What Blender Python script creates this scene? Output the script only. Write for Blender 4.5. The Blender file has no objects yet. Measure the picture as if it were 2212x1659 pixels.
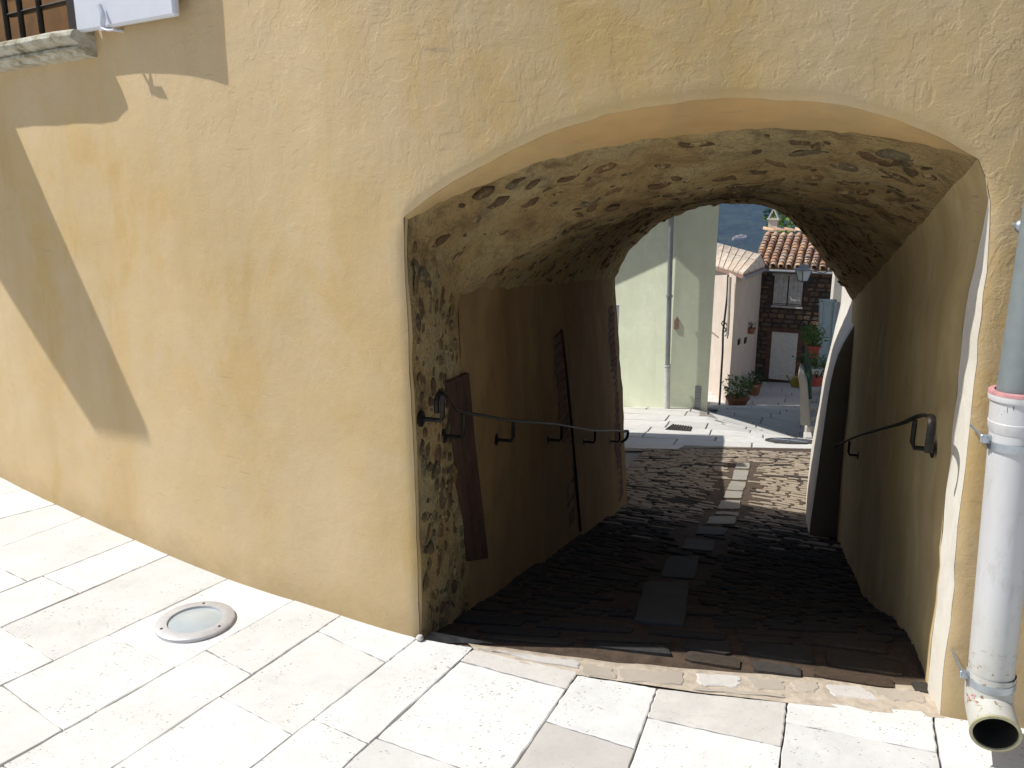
import bpy, bmesh, math, random
import numpy as np
from mathutils import Vector, Matrix, noise
from mathutils.geometry import delaunay_2d_cdt
random.seed(7)
R = math.radians
scene = bpy.context.scene
COL = scene.collection

# ------------------------------------------------------------------ camera
cam = bpy.data.cameras.new('camera'); camo = bpy.data.objects.new('camera', cam); COL.objects.link(camo)
camo.location = (0, 0, 1.6); camo.rotation_euler = (R(76), 0, 0)
cam.sensor_width = 36; cam.lens = 29.13; cam.clip_start = 0.05; cam.clip_end = 9000
scene.camera = camo
# ------------------------------------------------------------------ light
SUN_AZ, SUN_EL = -5.2, 53.0            # light travels towards this heading (degrees from +X)
ld = Vector((math.cos(R(SUN_AZ)) * math.cos(R(SUN_EL)), math.sin(R(SUN_AZ)) * math.cos(R(SUN_EL)), -math.sin(R(SUN_EL))))
sun = bpy.data.lights.new('sun', 'SUN'); sun.energy = 5.0; sun.angle = R(0.53); sun.color = (1.0, 0.975, 0.925)
suno = bpy.data.objects.new('sun', sun); COL.objects.link(suno)
suno.rotation_euler = ld.to_track_quat('-Z', 'Y').to_euler(); suno.location = (-5, 2, 12)
world = bpy.data.worlds.new('World'); scene.world = world; world.use_nodes = True
wn = world.node_tree; bgn = wn.nodes['Background']
sky = wn.nodes.new('ShaderNodeTexSky'); sky.sky_type = 'NISHITA'; sky.sun_disc = False
sky.sun_elevation = R(SUN_EL); sky.sun_rotation = math.atan2(-ld.x, -ld.y)
sky.air_density = 1.0; sky.dust_density = 1.5; sky.ozone_density = 1.0
wn.links.new(sky.outputs[0], bgn.inputs[0]); bgn.inputs[1].default_value = 0.08
vs = scene.view_settings; vs.view_transform = 'Standard'; vs.look = 'None'; vs.exposure = 0.24; vs.gamma = 1.0; vs.use_curve_mapping = False
scene.cycles.use_denoising = True
scene.cycles.max_bounces = 10; scene.cycles.diffuse_bounces = 6

# ------------------------------------------------------------------ measuring helpers (a pixel of the 2212 px wide photo -> a point in the place)
FPX, CX, CY, H, TH = 1790., 1106., 829.5, 1.6, R(14)
def ray(x, y):
    a = x - CX; b = CY - y
    return Vector((a, FPX * math.cos(TH) + b * math.sin(TH), b * math.cos(TH) - FPX * math.sin(TH)))
def atz(x, y, z=0.0):
    r = ray(x, y); t = (z - H) / r.z; return Vector((0, 0, H)) + r * t
def atF(x, y, F):
    r = ray(x, y); return Vector((0, 0, H)) + r * (F / r.y)
def atplane(x, y, p, n):
    r = ray(x, y); o = Vector((0, 0, H)); t = (Vector(p) - o).dot(Vector(n)) / r.dot(Vector(n)); return o + r * t
def lerp(a, b, t): return a + (b - a) * t
def sstep(a, b, x):
    t = min(1, max(0, (x - a) / (b - a))); return t * t * (3 - 2 * t)

# curved front wall in plan
WP = [Vector(p) for p in [(-14, 13.4), (-9, 9.2), (-5, 6.0), (-2.82, 4.30), (-2.02, 3.70), (-1.2, 3.13), (-.74, 2.87), (-.324, 2.653), (.4, 2.44), (1.319, 2.21), (2.2, 1.98), (5, 1.3), (9, .25)]]
def _resample():
    out = []
    n = len(WP)
    for i in range(n - 1):
        p0 = WP[max(i - 1, 0)]; p1 = WP[i]; p2 = WP[i + 1]; p3 = WP[min(i + 2, n - 1)]
        k = max(2, int((p2 - p1).length / .04))
        for j in range(k):
            t = j / k
            m1 = (p2 - p0) * .5 * ((p2 - p1).length / max(1e-6, ((p2 - p1).length + (p1 - p0).length) / 2) if i else 1)
            m2 = (p3 - p1) * .5 * ((p2 - p1).length / max(1e-6, ((p2 - p1).length + (p3 - p2).length) / 2) if i < n - 2 else 1)
            h00 = 2*t**3-3*t**2+1; h10 = t**3-2*t**2+t; h01 = -2*t**3+3*t**2; h11 = t**3-t**2
            out.append(p1 * h00 + m1 * h10 + p2 * h01 + m2 * h11)
    out.append(WP[-1]); return out
WC = _resample()
WS = [0.0]
for a, b in zip(WC, WC[1:]): WS.append(WS[-1] + (b - a).length)
def _s_of(p):
    best = min(range(len(WC)), key=lambda i: (WC[i] - p).length); return WS[best]
S0 = _s_of(Vector((-.324, 2.653)))           # s = 0 at the left corner of the passage
WS = [w - S0 for w in WS]
_wx = np.array([p.x for p in WC]); _wy = np.array([p.y for p in WC]); _ws = np.array(WS)
def wall(s, z=0.0, off=0.0):
    """point of the front wall; off > 0 is out into the street"""
    x = float(np.interp(s, _ws, _wx)); y = float(np.interp(s, _ws, _wy))
    x2 = float(np.interp(s + .1, _ws, _wx)) - float(np.interp(s - .1, _ws, _wx)); y2 = float(np.interp(s + .1, _ws, _wy)) - float(np.interp(s - .1, _ws, _wy))
    l = math.hypot(x2, y2); nx, ny = y2 / l, -x2 / l
    return Vector((x + nx * off, y + ny * off, z))
def hit(x, y, off=0.0):
    """(s, z) where the photo's pixel meets the wall, shifted by off"""
    r = ray(x, y)
    def g(s):
        p = wall(s, 0, off); return p.x * r.y - p.y * r.x
    lo, hi = -9.0, 4.0
    glo = g(lo)
    for _ in range(40):
        m = (lo + hi) / 2
        if (g(m) > 0) == (glo > 0): lo = m
        else: hi = m
    p = wall(lo, 0, off); return lo, H + r.z * (math.hypot(p.x, p.y) / math.hypot(r.x, r.y))

# ------------------------------------------------------------------ building helpers
def _parent(o, parent):
    if parent is not None:
        o.parent = parent; o.matrix_parent_inverse = Matrix.Translation(-parent['base']) if 'base' in parent else Matrix()
def mesh(name, verts, faces, mat=None, smooth=False):
    m = bpy.data.meshes.new(name); m.from_pydata([tuple(v) for v in verts], [], faces)
    m.validate(); m.update()
    if mat: m.materials.append(mat)
    if smooth: m.polygons.foreach_set('use_smooth', [True] * len(m.polygons))
    return m
def ob(name, m, parent=None, loc=None, rot=None, scale=None):
    o = bpy.data.objects.new(name, m); COL.objects.link(o)
    if parent is not None:
        o.parent = parent
        b = parent.get('base')
        if b is not None: o.matrix_parent_inverse = Matrix.Translation(-Vector(b))
    if loc is not None: o.location = loc
    if rot is not None: o.rotation_euler = rot
    if scale is not None: o.scale = scale
    return o
def add(name, verts, faces, mat, parent=None, smooth=False):
    return ob(name, mesh(name, verts, faces, mat, smooth), parent)
def tag(o, label=None, cat=None, group=None, kind=None):
    if label: o['label'] = label
    if cat: o['category'] = cat
    if group: o['group'] = group
    if kind: o['kind'] = kind
    return o
def empty(name, loc, label=None, cat=None, group=None, kind=None):
    o = bpy.data.objects.new(name, None); COL.objects.link(o); o.location = loc; o['base'] = tuple(loc)
    o.empty_display_size = .1
    return tag(o, label, cat, group, kind)
class MB:
    def __init__(s): s.v = []; s.f = []
    def add(s, v, f):
        k = len(s.v); s.v += [Vector(p) for p in v]; s.f += [tuple(i + k for i in q) for q in f]; return s
    def box(s, c, size, rotz=0.0, M=None):
        sx, sy, sz = [d / 2 for d in size]
        pts = [Vector((x, y, z)) for z in (-sz, sz) for y in (-sy, sy) for x in (-sx, sx)]
        m = Matrix.Rotation(rotz, 4, 'Z') if M is None else M
        return s.add([Vector(c) + (m @ p) for p in pts], [(0, 2, 3, 1), (4, 5, 7, 6), (0, 1, 5, 4), (2, 6, 7, 3), (0, 4, 6, 2), (1, 3, 7, 5)])
    def hexa(s, p):   # 8 corners: bottom 4 (ccw), top 4
        return s.add(p, [(3, 2, 1, 0), (4, 5, 6, 7), (0, 1, 5, 4), (1, 2, 6, 5), (2, 3, 7, 6), (3, 0, 4, 7)])
    def tube(s, pts, r, n=10, caps=True, flat=None):
        pts = [Vector(p) for p in pts]; k0 = len(s.v); rr = r if isinstance(r, (list, tuple)) else [r] * len(pts)
        up = Vector((0, 0, 1)); prev = None; rings = []
        for i, p in enumerate(pts):
            d = (pts[min(i + 1, len(pts) - 1)] - pts[max(i - 1, 0)]).normalized()
            a = d.cross(up) if abs(d.dot(up)) < .98 and prev is None else (prev if prev is not None else Vector((1, 0, 0)))
            a = (a - d * a.dot(d)).normalized(); b = d.cross(a); prev = a
            ring = []
            for j in range(n):
                t = 2 * math.pi * j / n
                ra, rb = (rr[i], rr[i]) if flat is None else flat
                ring.append(p + a * math.cos(t) * ra + b * math.sin(t) * rb)
            rings.append(ring)
        vs_ = [q for r_ in rings for q in r_]; f = []
        for i in range(len(rings) - 1):
            for j in range(n):
                f.append((i * n + j, i * n + (j + 1) % n, (i + 1) * n + (j + 1) % n, (i + 1) * n + j))
        if caps: f.append(tuple(range(n))[::-1]); f.append(tuple((len(rings) - 1) * n + j for j in range(n)))
        return s.add(vs_, f)
    def lathe(s, c, prof, n=20, axis=None, cap=True):
        """prof: (r, z) along axis"""
        ax = Vector(axis).normalized() if axis is not None else Vector((0, 0, 1))
        a = ax.orthogonal().normalized(); b = ax.cross(a); c = Vector(c); v = []; f = []
        for r, z in prof:
            for j in range(n):
                t = 2 * math.pi * j / n; v.append(c + ax * z + a * r * math.cos(t) + b * r * math.sin(t))
        for i in range(len(prof) - 1):
            for j in range(n): f.append((i * n + j, i * n + (j + 1) % n, (i + 1) * n + (j + 1) % n, (i + 1) * n + j))
        if cap: f.append(tuple(range(n))[::-1]); f.append(tuple((len(prof) - 1) * n + j for j in range(n)))
        return s.add(v, f)
    def build(s, name, mat, parent=None, smooth=False, bevel=0.0, auto=None):
        m = mesh(name, s.v, s.f, mat, False)
        bm = bmesh.new(); bm.from_mesh(m); bmesh.ops.recalc_face_normals(bm, faces=bm.faces)
        if bevel: bmesh.ops.bevel(bm, geom=bm.edges[:], offset=bevel, segments=1, affect='EDGES', profile=.5)
        bm.to_mesh(m); bm.free()
        if smooth:
            m.polygons.foreach_set('use_smooth', [True] * len(m.polygons))
            try: m.set_sharp_from_angle(angle=R(auto or 40))
            except Exception: pass
        return ob(name, m, parent)
def slab_mesh(name, poly, ztop, thick, mat, cham=.006, jit=.004, seg=4, tilt=.002, zf=None, rough=0.0):
    """a flagstone from its outline (list of Vector xy, ccw), with worn uneven edges"""
    pts = []
    n = len(poly)
    for i in range(n):
        a, b = poly[i], poly[(i + 1) % n]; d = b - a; nn = Vector((d.y, -d.x)).normalized() if d.length > 1e-6 else Vector((0, 0))
        for k in range(seg):
            t = k / seg
            p = a + d * t
            if k: p = p + nn * random.uniform(-jit, jit)
            elif n: p = p - (p - sum(poly, Vector((0, 0))) / n).normalized() * jit * .8
            pts.append(p)
    c = sum(pts, Vector((0, 0))) / len(pts)
    tx, ty = random.uniform(-tilt, tilt), random.uniform(-tilt, tilt); dz = random.uniform(-tilt, tilt)
    def zz(p, base):
        e = dz + tx * (p.x - c.x) * 2 + ty * (p.y - c.y) * 2
        return (zf(p.x, p.y) if zf else ztop) + e + base
    m = len(pts); v = []
    for p in pts: v.append((p.x, p.y, zz(p, -thick)))
    for p in pts: v.append((p.x, p.y, zz(p, -cham)))
    for p in pts:
        q = c + (p - c) * max(.5, 1 - cham * 1.6 / max((p - c).length, .02)); v.append((q.x, q.y, zz(q, random.uniform(-rough, 0))))
    v.append((c.x, c.y, zz(c, 0)))
    f = []
    for i in range(m):
        j = (i + 1) % m
        f += [(i, j, m + j, m + i), (m + i, m + j, 2 * m + j, 2 * m + i), (2 * m + i, 2 * m + j, 3 * m)]
    return mesh(name, v, f, mat)

# ------------------------------------------------------------------ materials
class NT:
    def __init__(s, name, rough=.85, spec=.3):
        s.m = bpy.data.materials.new(name); s.m.use_nodes = True; s.t = s.m.node_tree; s.b = s.t.nodes['Principled BSDF']
        s.b.inputs['Roughness'].default_value = rough
        s.b.inputs['Specular IOR Level'].default_value = spec
        g = s.t.nodes.new('ShaderNodeNewGeometry'); s.pos = g.outputs['Position']; s.g = g
    def n(s, t, **k):
        x = s.t.nodes.new(t)
        for a, b in k.items(): setattr(x, a, b)
        return x
    def l(s, a, b): s.t.links.new(a, b)
    def vec(s, scale=(1, 1, 1), rot=(0, 0, 0), obj=False, src=None):
        mp = s.n('ShaderNodeMapping'); mp.inputs['Scale'].default_value = scale; mp.inputs['Rotation'].default_value = rot
        if obj: tc = s.n('ShaderNodeTexCoord'); s.l(tc.outputs['Object'], mp.inputs[0])
        else: s.l(src if src is not None else s.pos, mp.inputs[0])
        return mp.outputs[0]
    def noise(s, scale, detail=4, rough=.5, vec=None, dist=0.0):
        x = s.n('ShaderNodeTexNoise'); x.inputs['Scale'].default_value = scale; x.inputs['Detail'].default_value = detail
        x.inputs['Roughness'].default_value = rough; x.inputs['Distortion'].default_value = dist
        s.l(vec if vec is not None else s.pos, x.inputs['Vector']); return x.outputs[0]
    def voro(s, scale, vec=None, feature='F1', rnd=1.0):
        x = s.n('ShaderNodeTexVoronoi', feature=feature); x.inputs['Scale'].default_value = scale; x.inputs['Randomness'].default_value = rnd
        s.l(vec if vec is not None else s.pos, x.inputs['Vector']); return x
    def ramp(s, src, stops, interp='LINEAR'):
        x = s.n('ShaderNodeValToRGB'); x.color_ramp.interpolation = interp; e = x.color_ramp.elements
        while len(e) < len(stops): e.new(.5)
        for i, (p, c) in enumerate(stops):
            e[i].position = p; e[i].color = (*c, 1) if isinstance(c, tuple) else (c, c, c, 1)
        s.l(src, x.inputs[0]); return x.outputs[0]
    def math(s, op, a, b=None, c=None):
        x = s.n('ShaderNodeMath', operation=op)
        for i, q in enumerate((a, b, c)):
            if q is None: continue
            if isinstance(q, (int, float)): x.inputs[i].default_value = q
            else: s.l(q, x.inputs[i])
        return x.outputs[0]
    def mix(s, f, a, b, mode='MIX'):
        x = s.n('ShaderNodeMix', data_type='RGBA', blend_type=mode)
        for i, q in ((0, f), (6, a), (7, b)):
            if isinstance(q, (int, float)): x.inputs[i].default_value = q
            elif isinstance(q, tuple): x.inputs[i].default_value = (*q, 1)
            else: s.l(q, x.inputs[i])
        return x.outputs[2]
    def rand(s): return s.n('ShaderNodeObjectInfo').outputs['Random']
    def bump(s, h, strength=.3, dist=.01, prev=None):
        x = s.n('ShaderNodeBump'); x.inputs['Strength'].default_value = strength; x.inputs['Distance'].default_value = dist
        s.l(h, x.inputs['Height'])
        if prev is not None: s.l(prev, x.inputs['Normal'])
        return x.outputs[0]
    def color(s, c):
        if isinstance(c, tuple): s.b.inputs['Base Color'].default_value = (*c, 1)
        else: s.l(c, s.b.inputs['Base Color'])
    def normal(s, nrm): s.l(nrm, s.b.inputs['Normal'])
M = {}
def simple(name, col, rough=.7, var=.15, scale=20, bump=.15, bd=.003, metal=0.0, spec=.3, rnd=0.0):
    t = NT(name, rough, spec); a = tuple(max(0, c * (1 - var)) for c in col); b = tuple(min(1, c * (1 + var)) for c in col)
    c = t.ramp(t.noise(scale, 5, .6), [(.3, a), (.7, b)])
    if rnd:
        v = t.math('MULTIPLY_ADD', t.rand(), rnd * 2, 1 - rnd); c = t.mix(1.0, c, t.ramp(v, [(0, 0.0), (1, 1.0)]), 'MULTIPLY') if rnd < .5 else c
    t.color(c); t.b.inputs['Metallic'].default_value = metal
    if bump: t.normal(t.bump(t.noise(scale * 4, 4), bump, bd))
    M[name] = t.m; return t.m

def plaster(name, c1, c2, c3, fine=1.0, ridge=1.0, dirt=0.3, splash=0.0):
    t = NT(name, .92, .15)
    big = t.noise(1.1, 4, .55); mid = t.noise(5, 6, .62)
    c = t.mix(t.ramp(big, [(.38, 0.0), (.62, 1.0)]), c1, c2)
    c = t.mix(t.math('MULTIPLY', t.ramp(mid, [(.48, 0.0), (.72, 1.0)]), .55), c, c3)
    st = t.noise(3.0, 5, .6, t.vec((1, 1, .18)))
    c = t.mix(t.math('MULTIPLY', t.ramp(st, [(.5, 0.0), (.75, 1.0)]), dirt), c, tuple(x * .62 for x in c1))
    sp = t.noise(90, 3, .6)
    c = t.mix(t.math('MULTIPLY', t.ramp(sp, [(.55, 0.0), (.8, 1.0)]), .25), c, tuple(x * .7 for x in c2))
    # short faint scrapes, patches of thinner wash, splash dirt low down
    scp = t.ramp(t.noise(7, 2, .4, t.vec((1, 1, 14), (0, .12, 0))), [(.70, 0.0), (.73, 1.0)])
    c = t.mix(t.math('MULTIPLY', t.math('MULTIPLY', scp, t.ramp(t.noise(1.7, 2), [(.50, 0.0), (.6, 1.0)])), .45), c, (.30, .24, .17))
    wash = t.ramp(t.noise(2.2, 6, .7, t.vec((1, 1, .55)), .8), [(.45, 0.0), (.50, .28), (.62, .34), (.66, 0.0)])
    c = t.mix(wash, c, c3)
    sepz = t.n('ShaderNodeSeparateXYZ'); t.l(t.pos, sepz.inputs[0])
    low = t.ramp(t.math('ADD', sepz.outputs[2], t.math('MULTIPLY', t.noise(6, 5, .7), .25)), [(.10, 1.0), (.26, 0.0)])
    c = t.mix(t.math('MULTIPLY', low, splash), c, (.33, .24, .13))
    t.color(c)
    grain = t.noise(170, 3, .6); lump = t.noise(30, 4, .6); tro = t.noise(6, 4, .5)
    # trowel work: the stepped edges of overlapping passes, stronger high up and towards the pipe
    pa = t.noise(9, 4, .6, t.vec((1, 1, .8), (0, .5, 0)), .5); pb_ = t.noise(17, 3, .55, t.vec((1, 1, 1.3)))
    st_ = t.math('ADD', t.ramp(pa, [(.47, 0.0), (.505, 1.0)]), t.math('MULTIPLY', t.ramp(pb_, [(.50, 0.0), (.56, 1.0)]), .5))
    sp_ = t.n('ShaderNodeSeparateXYZ'); t.l(t.pos, sp_.inputs[0])
    hi = t.math('ADD', sp_.outputs[2], t.math('MULTIPLY', sp_.outputs[0], .35))
    hi = t.ramp(t.math('MULTIPLY', t.math('ADD', hi, t.math('MULTIPLY', t.noise(1.4, 3), 1.6)), .25), [(.42, .12), (.78, 1.0)])
    rd, rmask = st_, hi
    n1 = t.bump(tro, .16 * ridge, .020)
    n2 = t.bump(t.math('MULTIPLY', rd, rmask), .20 * ridge, .0032, n1)
    n3 = t.bump(lump, .25, .0045, n2)
    n4 = t.bump(grain, .38 * fine, .0016, n3)
    t.normal(n4); M[name] = t.m; return t.m
plaster('ochre_plaster', (.545, .385, .172), (.605, .455, .26), (.585, .46, .295), fine=1.25, ridge=1.3, splash=.5)
plaster('lip_plaster', (.53, .34, .145), (.60, .43, .21), (.44, .32, .17), fine=1.0, ridge=1.0, dirt=.5)
plaster('reveal_plaster', (.62, .47, .23), (.66, .53, .29), (.46, .33, .15), fine=.9, ridge=1.2, dirt=.6)
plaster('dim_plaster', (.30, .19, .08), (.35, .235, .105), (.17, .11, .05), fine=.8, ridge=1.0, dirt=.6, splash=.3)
plaster('green_plaster', (.64, .68, .50), (.69, .73, .56), (.58, .61, .46), fine=.6, ridge=.6, dirt=.3, splash=0)
plaster('pink_plaster', (.62, .52, .43), (.68, .58, .49), (.55, .46, .38), fine=.5, ridge=.4, dirt=.25)
plaster('white_render', (.66, .62, .54), (.74, .71, .64), (.55, .50, .42), fine=.5, ridge=.6, dirt=.2)
plaster('grey_render', (.32, .30, .24), (.38, .36, .30), (.28, .25, .2), fine=.5, ridge=.4, dirt=.25)

def vault_mat():
    t = NT('rubble_plaster', .97, .08)
    c = t.ramp(t.noise(3.2, 6, .65), [(.30, (.30, .20, .09)), (.45, (.44, .31, .14)), (.58, (.46, .36, .185)), (.72, (.34, .28, .17))])
    v = t.noise(9, 6, .7)
    c = t.mix(t.ramp(v, [(.52, 0.0), (.66, .7)]), c, (.17, .12, .065))
    v2 = t.noise(7, 4, .6, t.vec((1.3, .8, 1.3)))
    c = t.mix(t.ramp(v2, [(.60, 0.0), (.70, .5)]), c, (.19, .18, .13))
    v3 = t.noise(38, 5, .75)
    c = t.mix(t.ramp(v3, [(.50, 0.0), (.70, .6)]), c, (.22, .155, .08))
    t.color(c)
    n0 = t.bump(t.noise(6, 5, .65), .8, .06); n1 = t.bump(v, 1.0, .035, n0); n2 = t.bump(t.noise(45, 6, .75), 1.0, .012, n1); t.normal(n2)
    M['rubble'] = t.m
vault_mat()
def stone_mat(name, cols, rough=.9, sc=40, bump=.5, bd=.006, stretch=(1, 1, 1)):
    t = NT(name, rough, .25)
    n = len(cols); c = t.ramp(t.rand(), [(i / n + .001, c) for i, c in enumerate(cols)], 'CONSTANT')
    vv = t.vec(stretch)
    v = t.noise(sc, 5, .65, vv)
    c = t.mix(1.0, c, t.ramp(v, [(.25, .60), (.5, 1.0), (.75, 1.25)]), 'MULTIPLY')
    t.color(c); t.normal(t.bump(v, bump, bd)); M[name] = t.m
def smeared():
    t = NT('dark_stone', .95, .15)
    cols = [(.12, .08, .042), (.11, .08, .046), (.16, .10, .048), (.14, .115, .07), (.17, .115, .055), (.13, .08, .042)]
    c = t.ramp(t.rand(), [(i / 6 + .001, c_) for i, c_ in enumerate(cols)], 'CONSTANT')
    c = t.mix(1.0, c, t.ramp(t.noise(70, 5, .7), [(.25, .5), (.75, 1.4)]), 'MULTIPLY')
    sm = t.ramp(t.noise(26, 4, .7), [(.56, 0.0), (.63, 1.0)])
    c = t.mix(sm, c, (.36, .26, .13)); t.color(c)
    t.normal(t.bump(t.noise(60, 5, .7), .8, .008)); M['dark_stone'] = t.m
smeared()
stone_mat('schist', [(.045, .040, .034), (.055, .043, .032), (.04, .039, .037), (.065, .045, .03), (.052, .046, .04), (.06, .05, .037)], sc=35, stretch=(1, 3, 1))  # cobbles inside the passage: its shade is put into this darker colour
stone_mat('sunny_schist', [(.30, .25, .19), (.36, .28, .21), (.27, .245, .21), (.38, .29, .21), (.32, .28, .23)], sc=35, stretch=(1, 3, 1))  # paler copy of the same cobbles, sunlight put into the colour
stone_mat('brick', [(.15, .075, .05), (.13, .07, .05), (.17, .09, .06), (.12, .075, .055)], sc=50)
stone_mat('house_stone', [(.12, .085, .055), (.16, .11, .07), (.09, .07, .055), (.2, .13, .075), (.13, .10, .08), (.075, .06, .05), (.18, .10, .06)], sc=12, bd=.02)
stone_mat('roof_tile', [(.52, .30, .19), (.46, .31, .22), (.56, .40, .28), (.42, .26, .18), (.5, .36, .27), (.38, .27, .21), (.60, .38, .22), (.47, .39, .31)], sc=15, bump=.4, bd=.01)
stone_mat('roof_slab', [(.60, .50, .38), (.56, .47, .37), (.64, .53, .42), (.58, .46, .35)], sc=10, bump=.4, bd=.01)
stone_mat('pale_step', [(.44, .41, .36), (.48, .45, .40), (.40, .375, .33)], sc=25)
simple('grout', (.26, .235, .20), .95, .3, 25, .4, .004)
simple('gap_fill', (.36, .33, .28), .95, .55, 18, .4, .004)
simple('threshold_mortar', (.46, .39, .31), .95, .25, 25, .4, .006)
simple('dark_mortar', (.075, .052, .036), .97, .4, 18, .5, .01)
simple('brick_mortar', (.24, .19, .13), .97, .3, 40, .4, .004)
simple('forged_iron', (.028, .026, .022), .5, .35, 60, .4, .002, metal=.7)
simple('galvanised', (.42, .46, .50), .42, .12, 30, .15, .001, metal=.75)
simple('shutter_paint', (.62, .64, .70), .55, .03, 12, .08, .001)
simple('white_wood', (.62, .61, .58), .7, .12, 9, .2, .003)
simple('old_white_wood', (.45, .44, .42), .8, .25, 7, .3, .004)
simple('dark_wood', (.035, .025, .02), .6, .3, 15, .3, .003)
simple('black_void', (.012, .010, .008), .9, .1, 5, 0)
simple('zinc', (.30, .31, .32), .5, .15, 8, .1, .003, metal=.6)
simple('grey_pipe', (.19, .215, .22), .45, .08, 20, .08, .001)
simple('teal_metal', (.44, .55, .57), .5, .12, 5, .1, .003)
simple('terracotta', (.27, .115, .06), .8, .25, 14, .3, .004)
simple('red_pot', (.42, .09, .06), .6, .2, 14, .2, .003)
simple('white_pot', (.55, .55, .52), .6, .15, 14, .2, .003)
simple('yellow_thing', (.38, .28, .04), .6, .2, 14, .2, .003)
simple('plaque', (.30, .19, .15), .7, .3, 30, .2, .003)
simple('cream_stone', (.58, .53, .40), .85, .2, 20, .5, .006)
simple('cast_iron', (.07, .065, .06), .7, .25, 15, .3, .004, metal=.3)
simple('lantern_glass', (.80, .82, .84), .35, .04, 5, 0)
simple('lantern_metal', (.06, .07, .08), .5, .1, 5, 0, metal=.4)
simple('cactus', (.03, .07, .04), .7, .3, 14, .2, .004)
simple('bare_rock', (.42, .35, .30), .9, .2, .05, 0)

def sill_mat():
    t = NT('sill_stone', .9, .2)
    c = t.ramp(t.noise(14, 6, .65, t.vec((1, 1, 2))), [(.3, (.14, .12, .085)), (.45, (.36, .33, .24)), (.6, (.50, .48, .42)), (.75, (.42, .37, .20))])
    t.color(c); t.normal(t.bump(t.noise(50, 5, .65), .5, .006)); M['sill'] = t.m
sill_mat()
def pave_mat(name, base, pits=1.0):
    t = NT(name, .82, .25)
    r = t.rand()
    c = t.ramp(r, [(0, tuple(x * .87 for x in base)), (.45, base), (1, tuple(min(1, x * 1.06) for x in base))])
    m = t.noise(6, 5, .6); c = t.mix(1.0, c, t.ramp(m, [(.3, .86), (.7, 1.05)]), 'MULTIPLY')
    # travertine pits, gathered in drifts that differ from stone to stone
    off = t.n('ShaderNodeVectorMath', operation='ADD'); cb = t.n('ShaderNodeCombineXYZ')
    t.l(t.math('MULTIPLY', r, 40.0), cb.inputs[0]); t.l(t.pos, off.inputs[0]); t.l(cb.outputs[0], off.inputs[1])
    drift = t.ramp(t.noise(4.0, 4, .6, off.outputs[0]), [(.40, 0.0), (.56, 1.0)])
    pv = t.voro(55, t.vec((1, 2.0, 1), (0, 0, .5), src=off.outputs[0]))
    pit = t.ramp(t.math('ADD', pv.outputs['Distance'], t.math('MULTIPLY', t.noise(60, 2), .35)), [(.24, 1.0), (.42, 0.0)])
    keep = t.ramp(t.noise(22, 3, .6, off.outputs[0]), [(.45, 0.0), (.53, 1.0)])
    pitm = t.math('MULTIPLY', t.math('MULTIPLY', pit, keep), t.math('MULTIPLY', drift, pits))
    bigp = t.ramp(t.voro(9, off.outputs[0]).outputs['Distance'], [(.035, 1.0), (.075, 0.0)])
    bigm = t.math('MULTIPLY', bigp, t.ramp(t.noise(3, 2, .5, off.outputs[0]), [(.55, 0.0), (.6, .9)]))
    tot = t.math('MAXIMUM', pitm, bigm)
    c = t.mix(t.math('MULTIPLY', tot, .85), c, (.20, .175, .13))
    wt = t.ramp(t.noise(2.6, 6, .7, off.outputs[0]), [(.42, 0.0), (.60, .32)])
    c = t.mix(wt, c, tuple(x * .80 for x in base))
    dust = t.ramp(t.noise(35, 5, .7), [(.48, 0.0), (.75, .45)])
    c = t.mix(dust, c, tuple(x * .72 for x in base))
    t.color(c)
    n1 = t.bump(t.noise(8, 4, .55), .35, .008); n2 = t.bump(t.noise(110, 4, .65), .35, .0015, n1)
    n3 = t.bump(t.math('SUBTRACT', 1.0, tot), .6, .003, n2)
    t.normal(n3); M[name] = t.m
pave_mat('travertine', (.71, .705, .68), 1.3)
pave_mat('grey_flag', (.60, .57, .53), .6)
pave_mat('dark_flag', (.085, .085, .09), .4)  # drain slabs within the passage, darkened in the colour for its shade
pave_mat('sunny_flag', (.30, .275, .235), .4)  # same drain slabs further out, colour raised to stand for sunlight
pave_mat('threshold_flag', (.47, .41, .34), .8)
pave_mat('far_flag', (.60, .58, .54), .3)
def pipe_mat():
    t = NT('white_pipe', .45, .4)
    c = t.mix(t.ramp(t.noise(9, 5, .6, t.vec((1, 1, .2))), [(.4, 0.0), (.7, .6)]), (.58, .58, .59), (.44, .43, .41))
    sep = t.n('ShaderNodeSeparateXYZ'); t.l(t.pos, sep.inputs[0])
    zone = t.ramp(sep.outputs[2], [(.10, 0.0), (.16, 1.0), (.25, .8), (.36, 0.0)])
    rs = t.ramp(t.noise(42, 3, .6, t.vec((1, 1, 1.5))), [(.60, 0.0), (.635, 1.0)])
    c = t.mix(t.ramp(t.noise(30, 5, .7, t.vec((1, 1, .35))), [(.52, 0.0), (.72, .5)]), c, (.36, .34, .29))
    dull = t.ramp(sep.outputs[2], [(.14, .65), (.55, 0.0)])
    c = t.mix(dull, c, (.45, .44, .36))
    c = t.mix(t.math('MULTIPLY', zone, rs), c, (.25, .15, .07))
    t.color(c); t.normal(t.bump(t.noise(60, 4), .1, .001)); M['white_pipe'] = t.m
pipe_mat()
simple('pipe_red', (.50, .25, .25), .6, .2, 40, 0)
simple('pipe_mark', (.10, .10, .12), .6, .2, 40, 0)
simple('pipe_inside', (.03, .028, .022), .7, .3, 20, .3, .003)
simple('brass_rim', (.38, .36, .22), .5, .2, 40, .2, .001)
def glass_mat():
    t = NT('frosted_glass', .18, .5)
    t.color(t.ramp(t.noise(9, 3), [(.3, (.36, .42, .45)), (.7, (.47, .51, .53))])); M['frosted'] = t.m
glass_mat()
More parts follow.
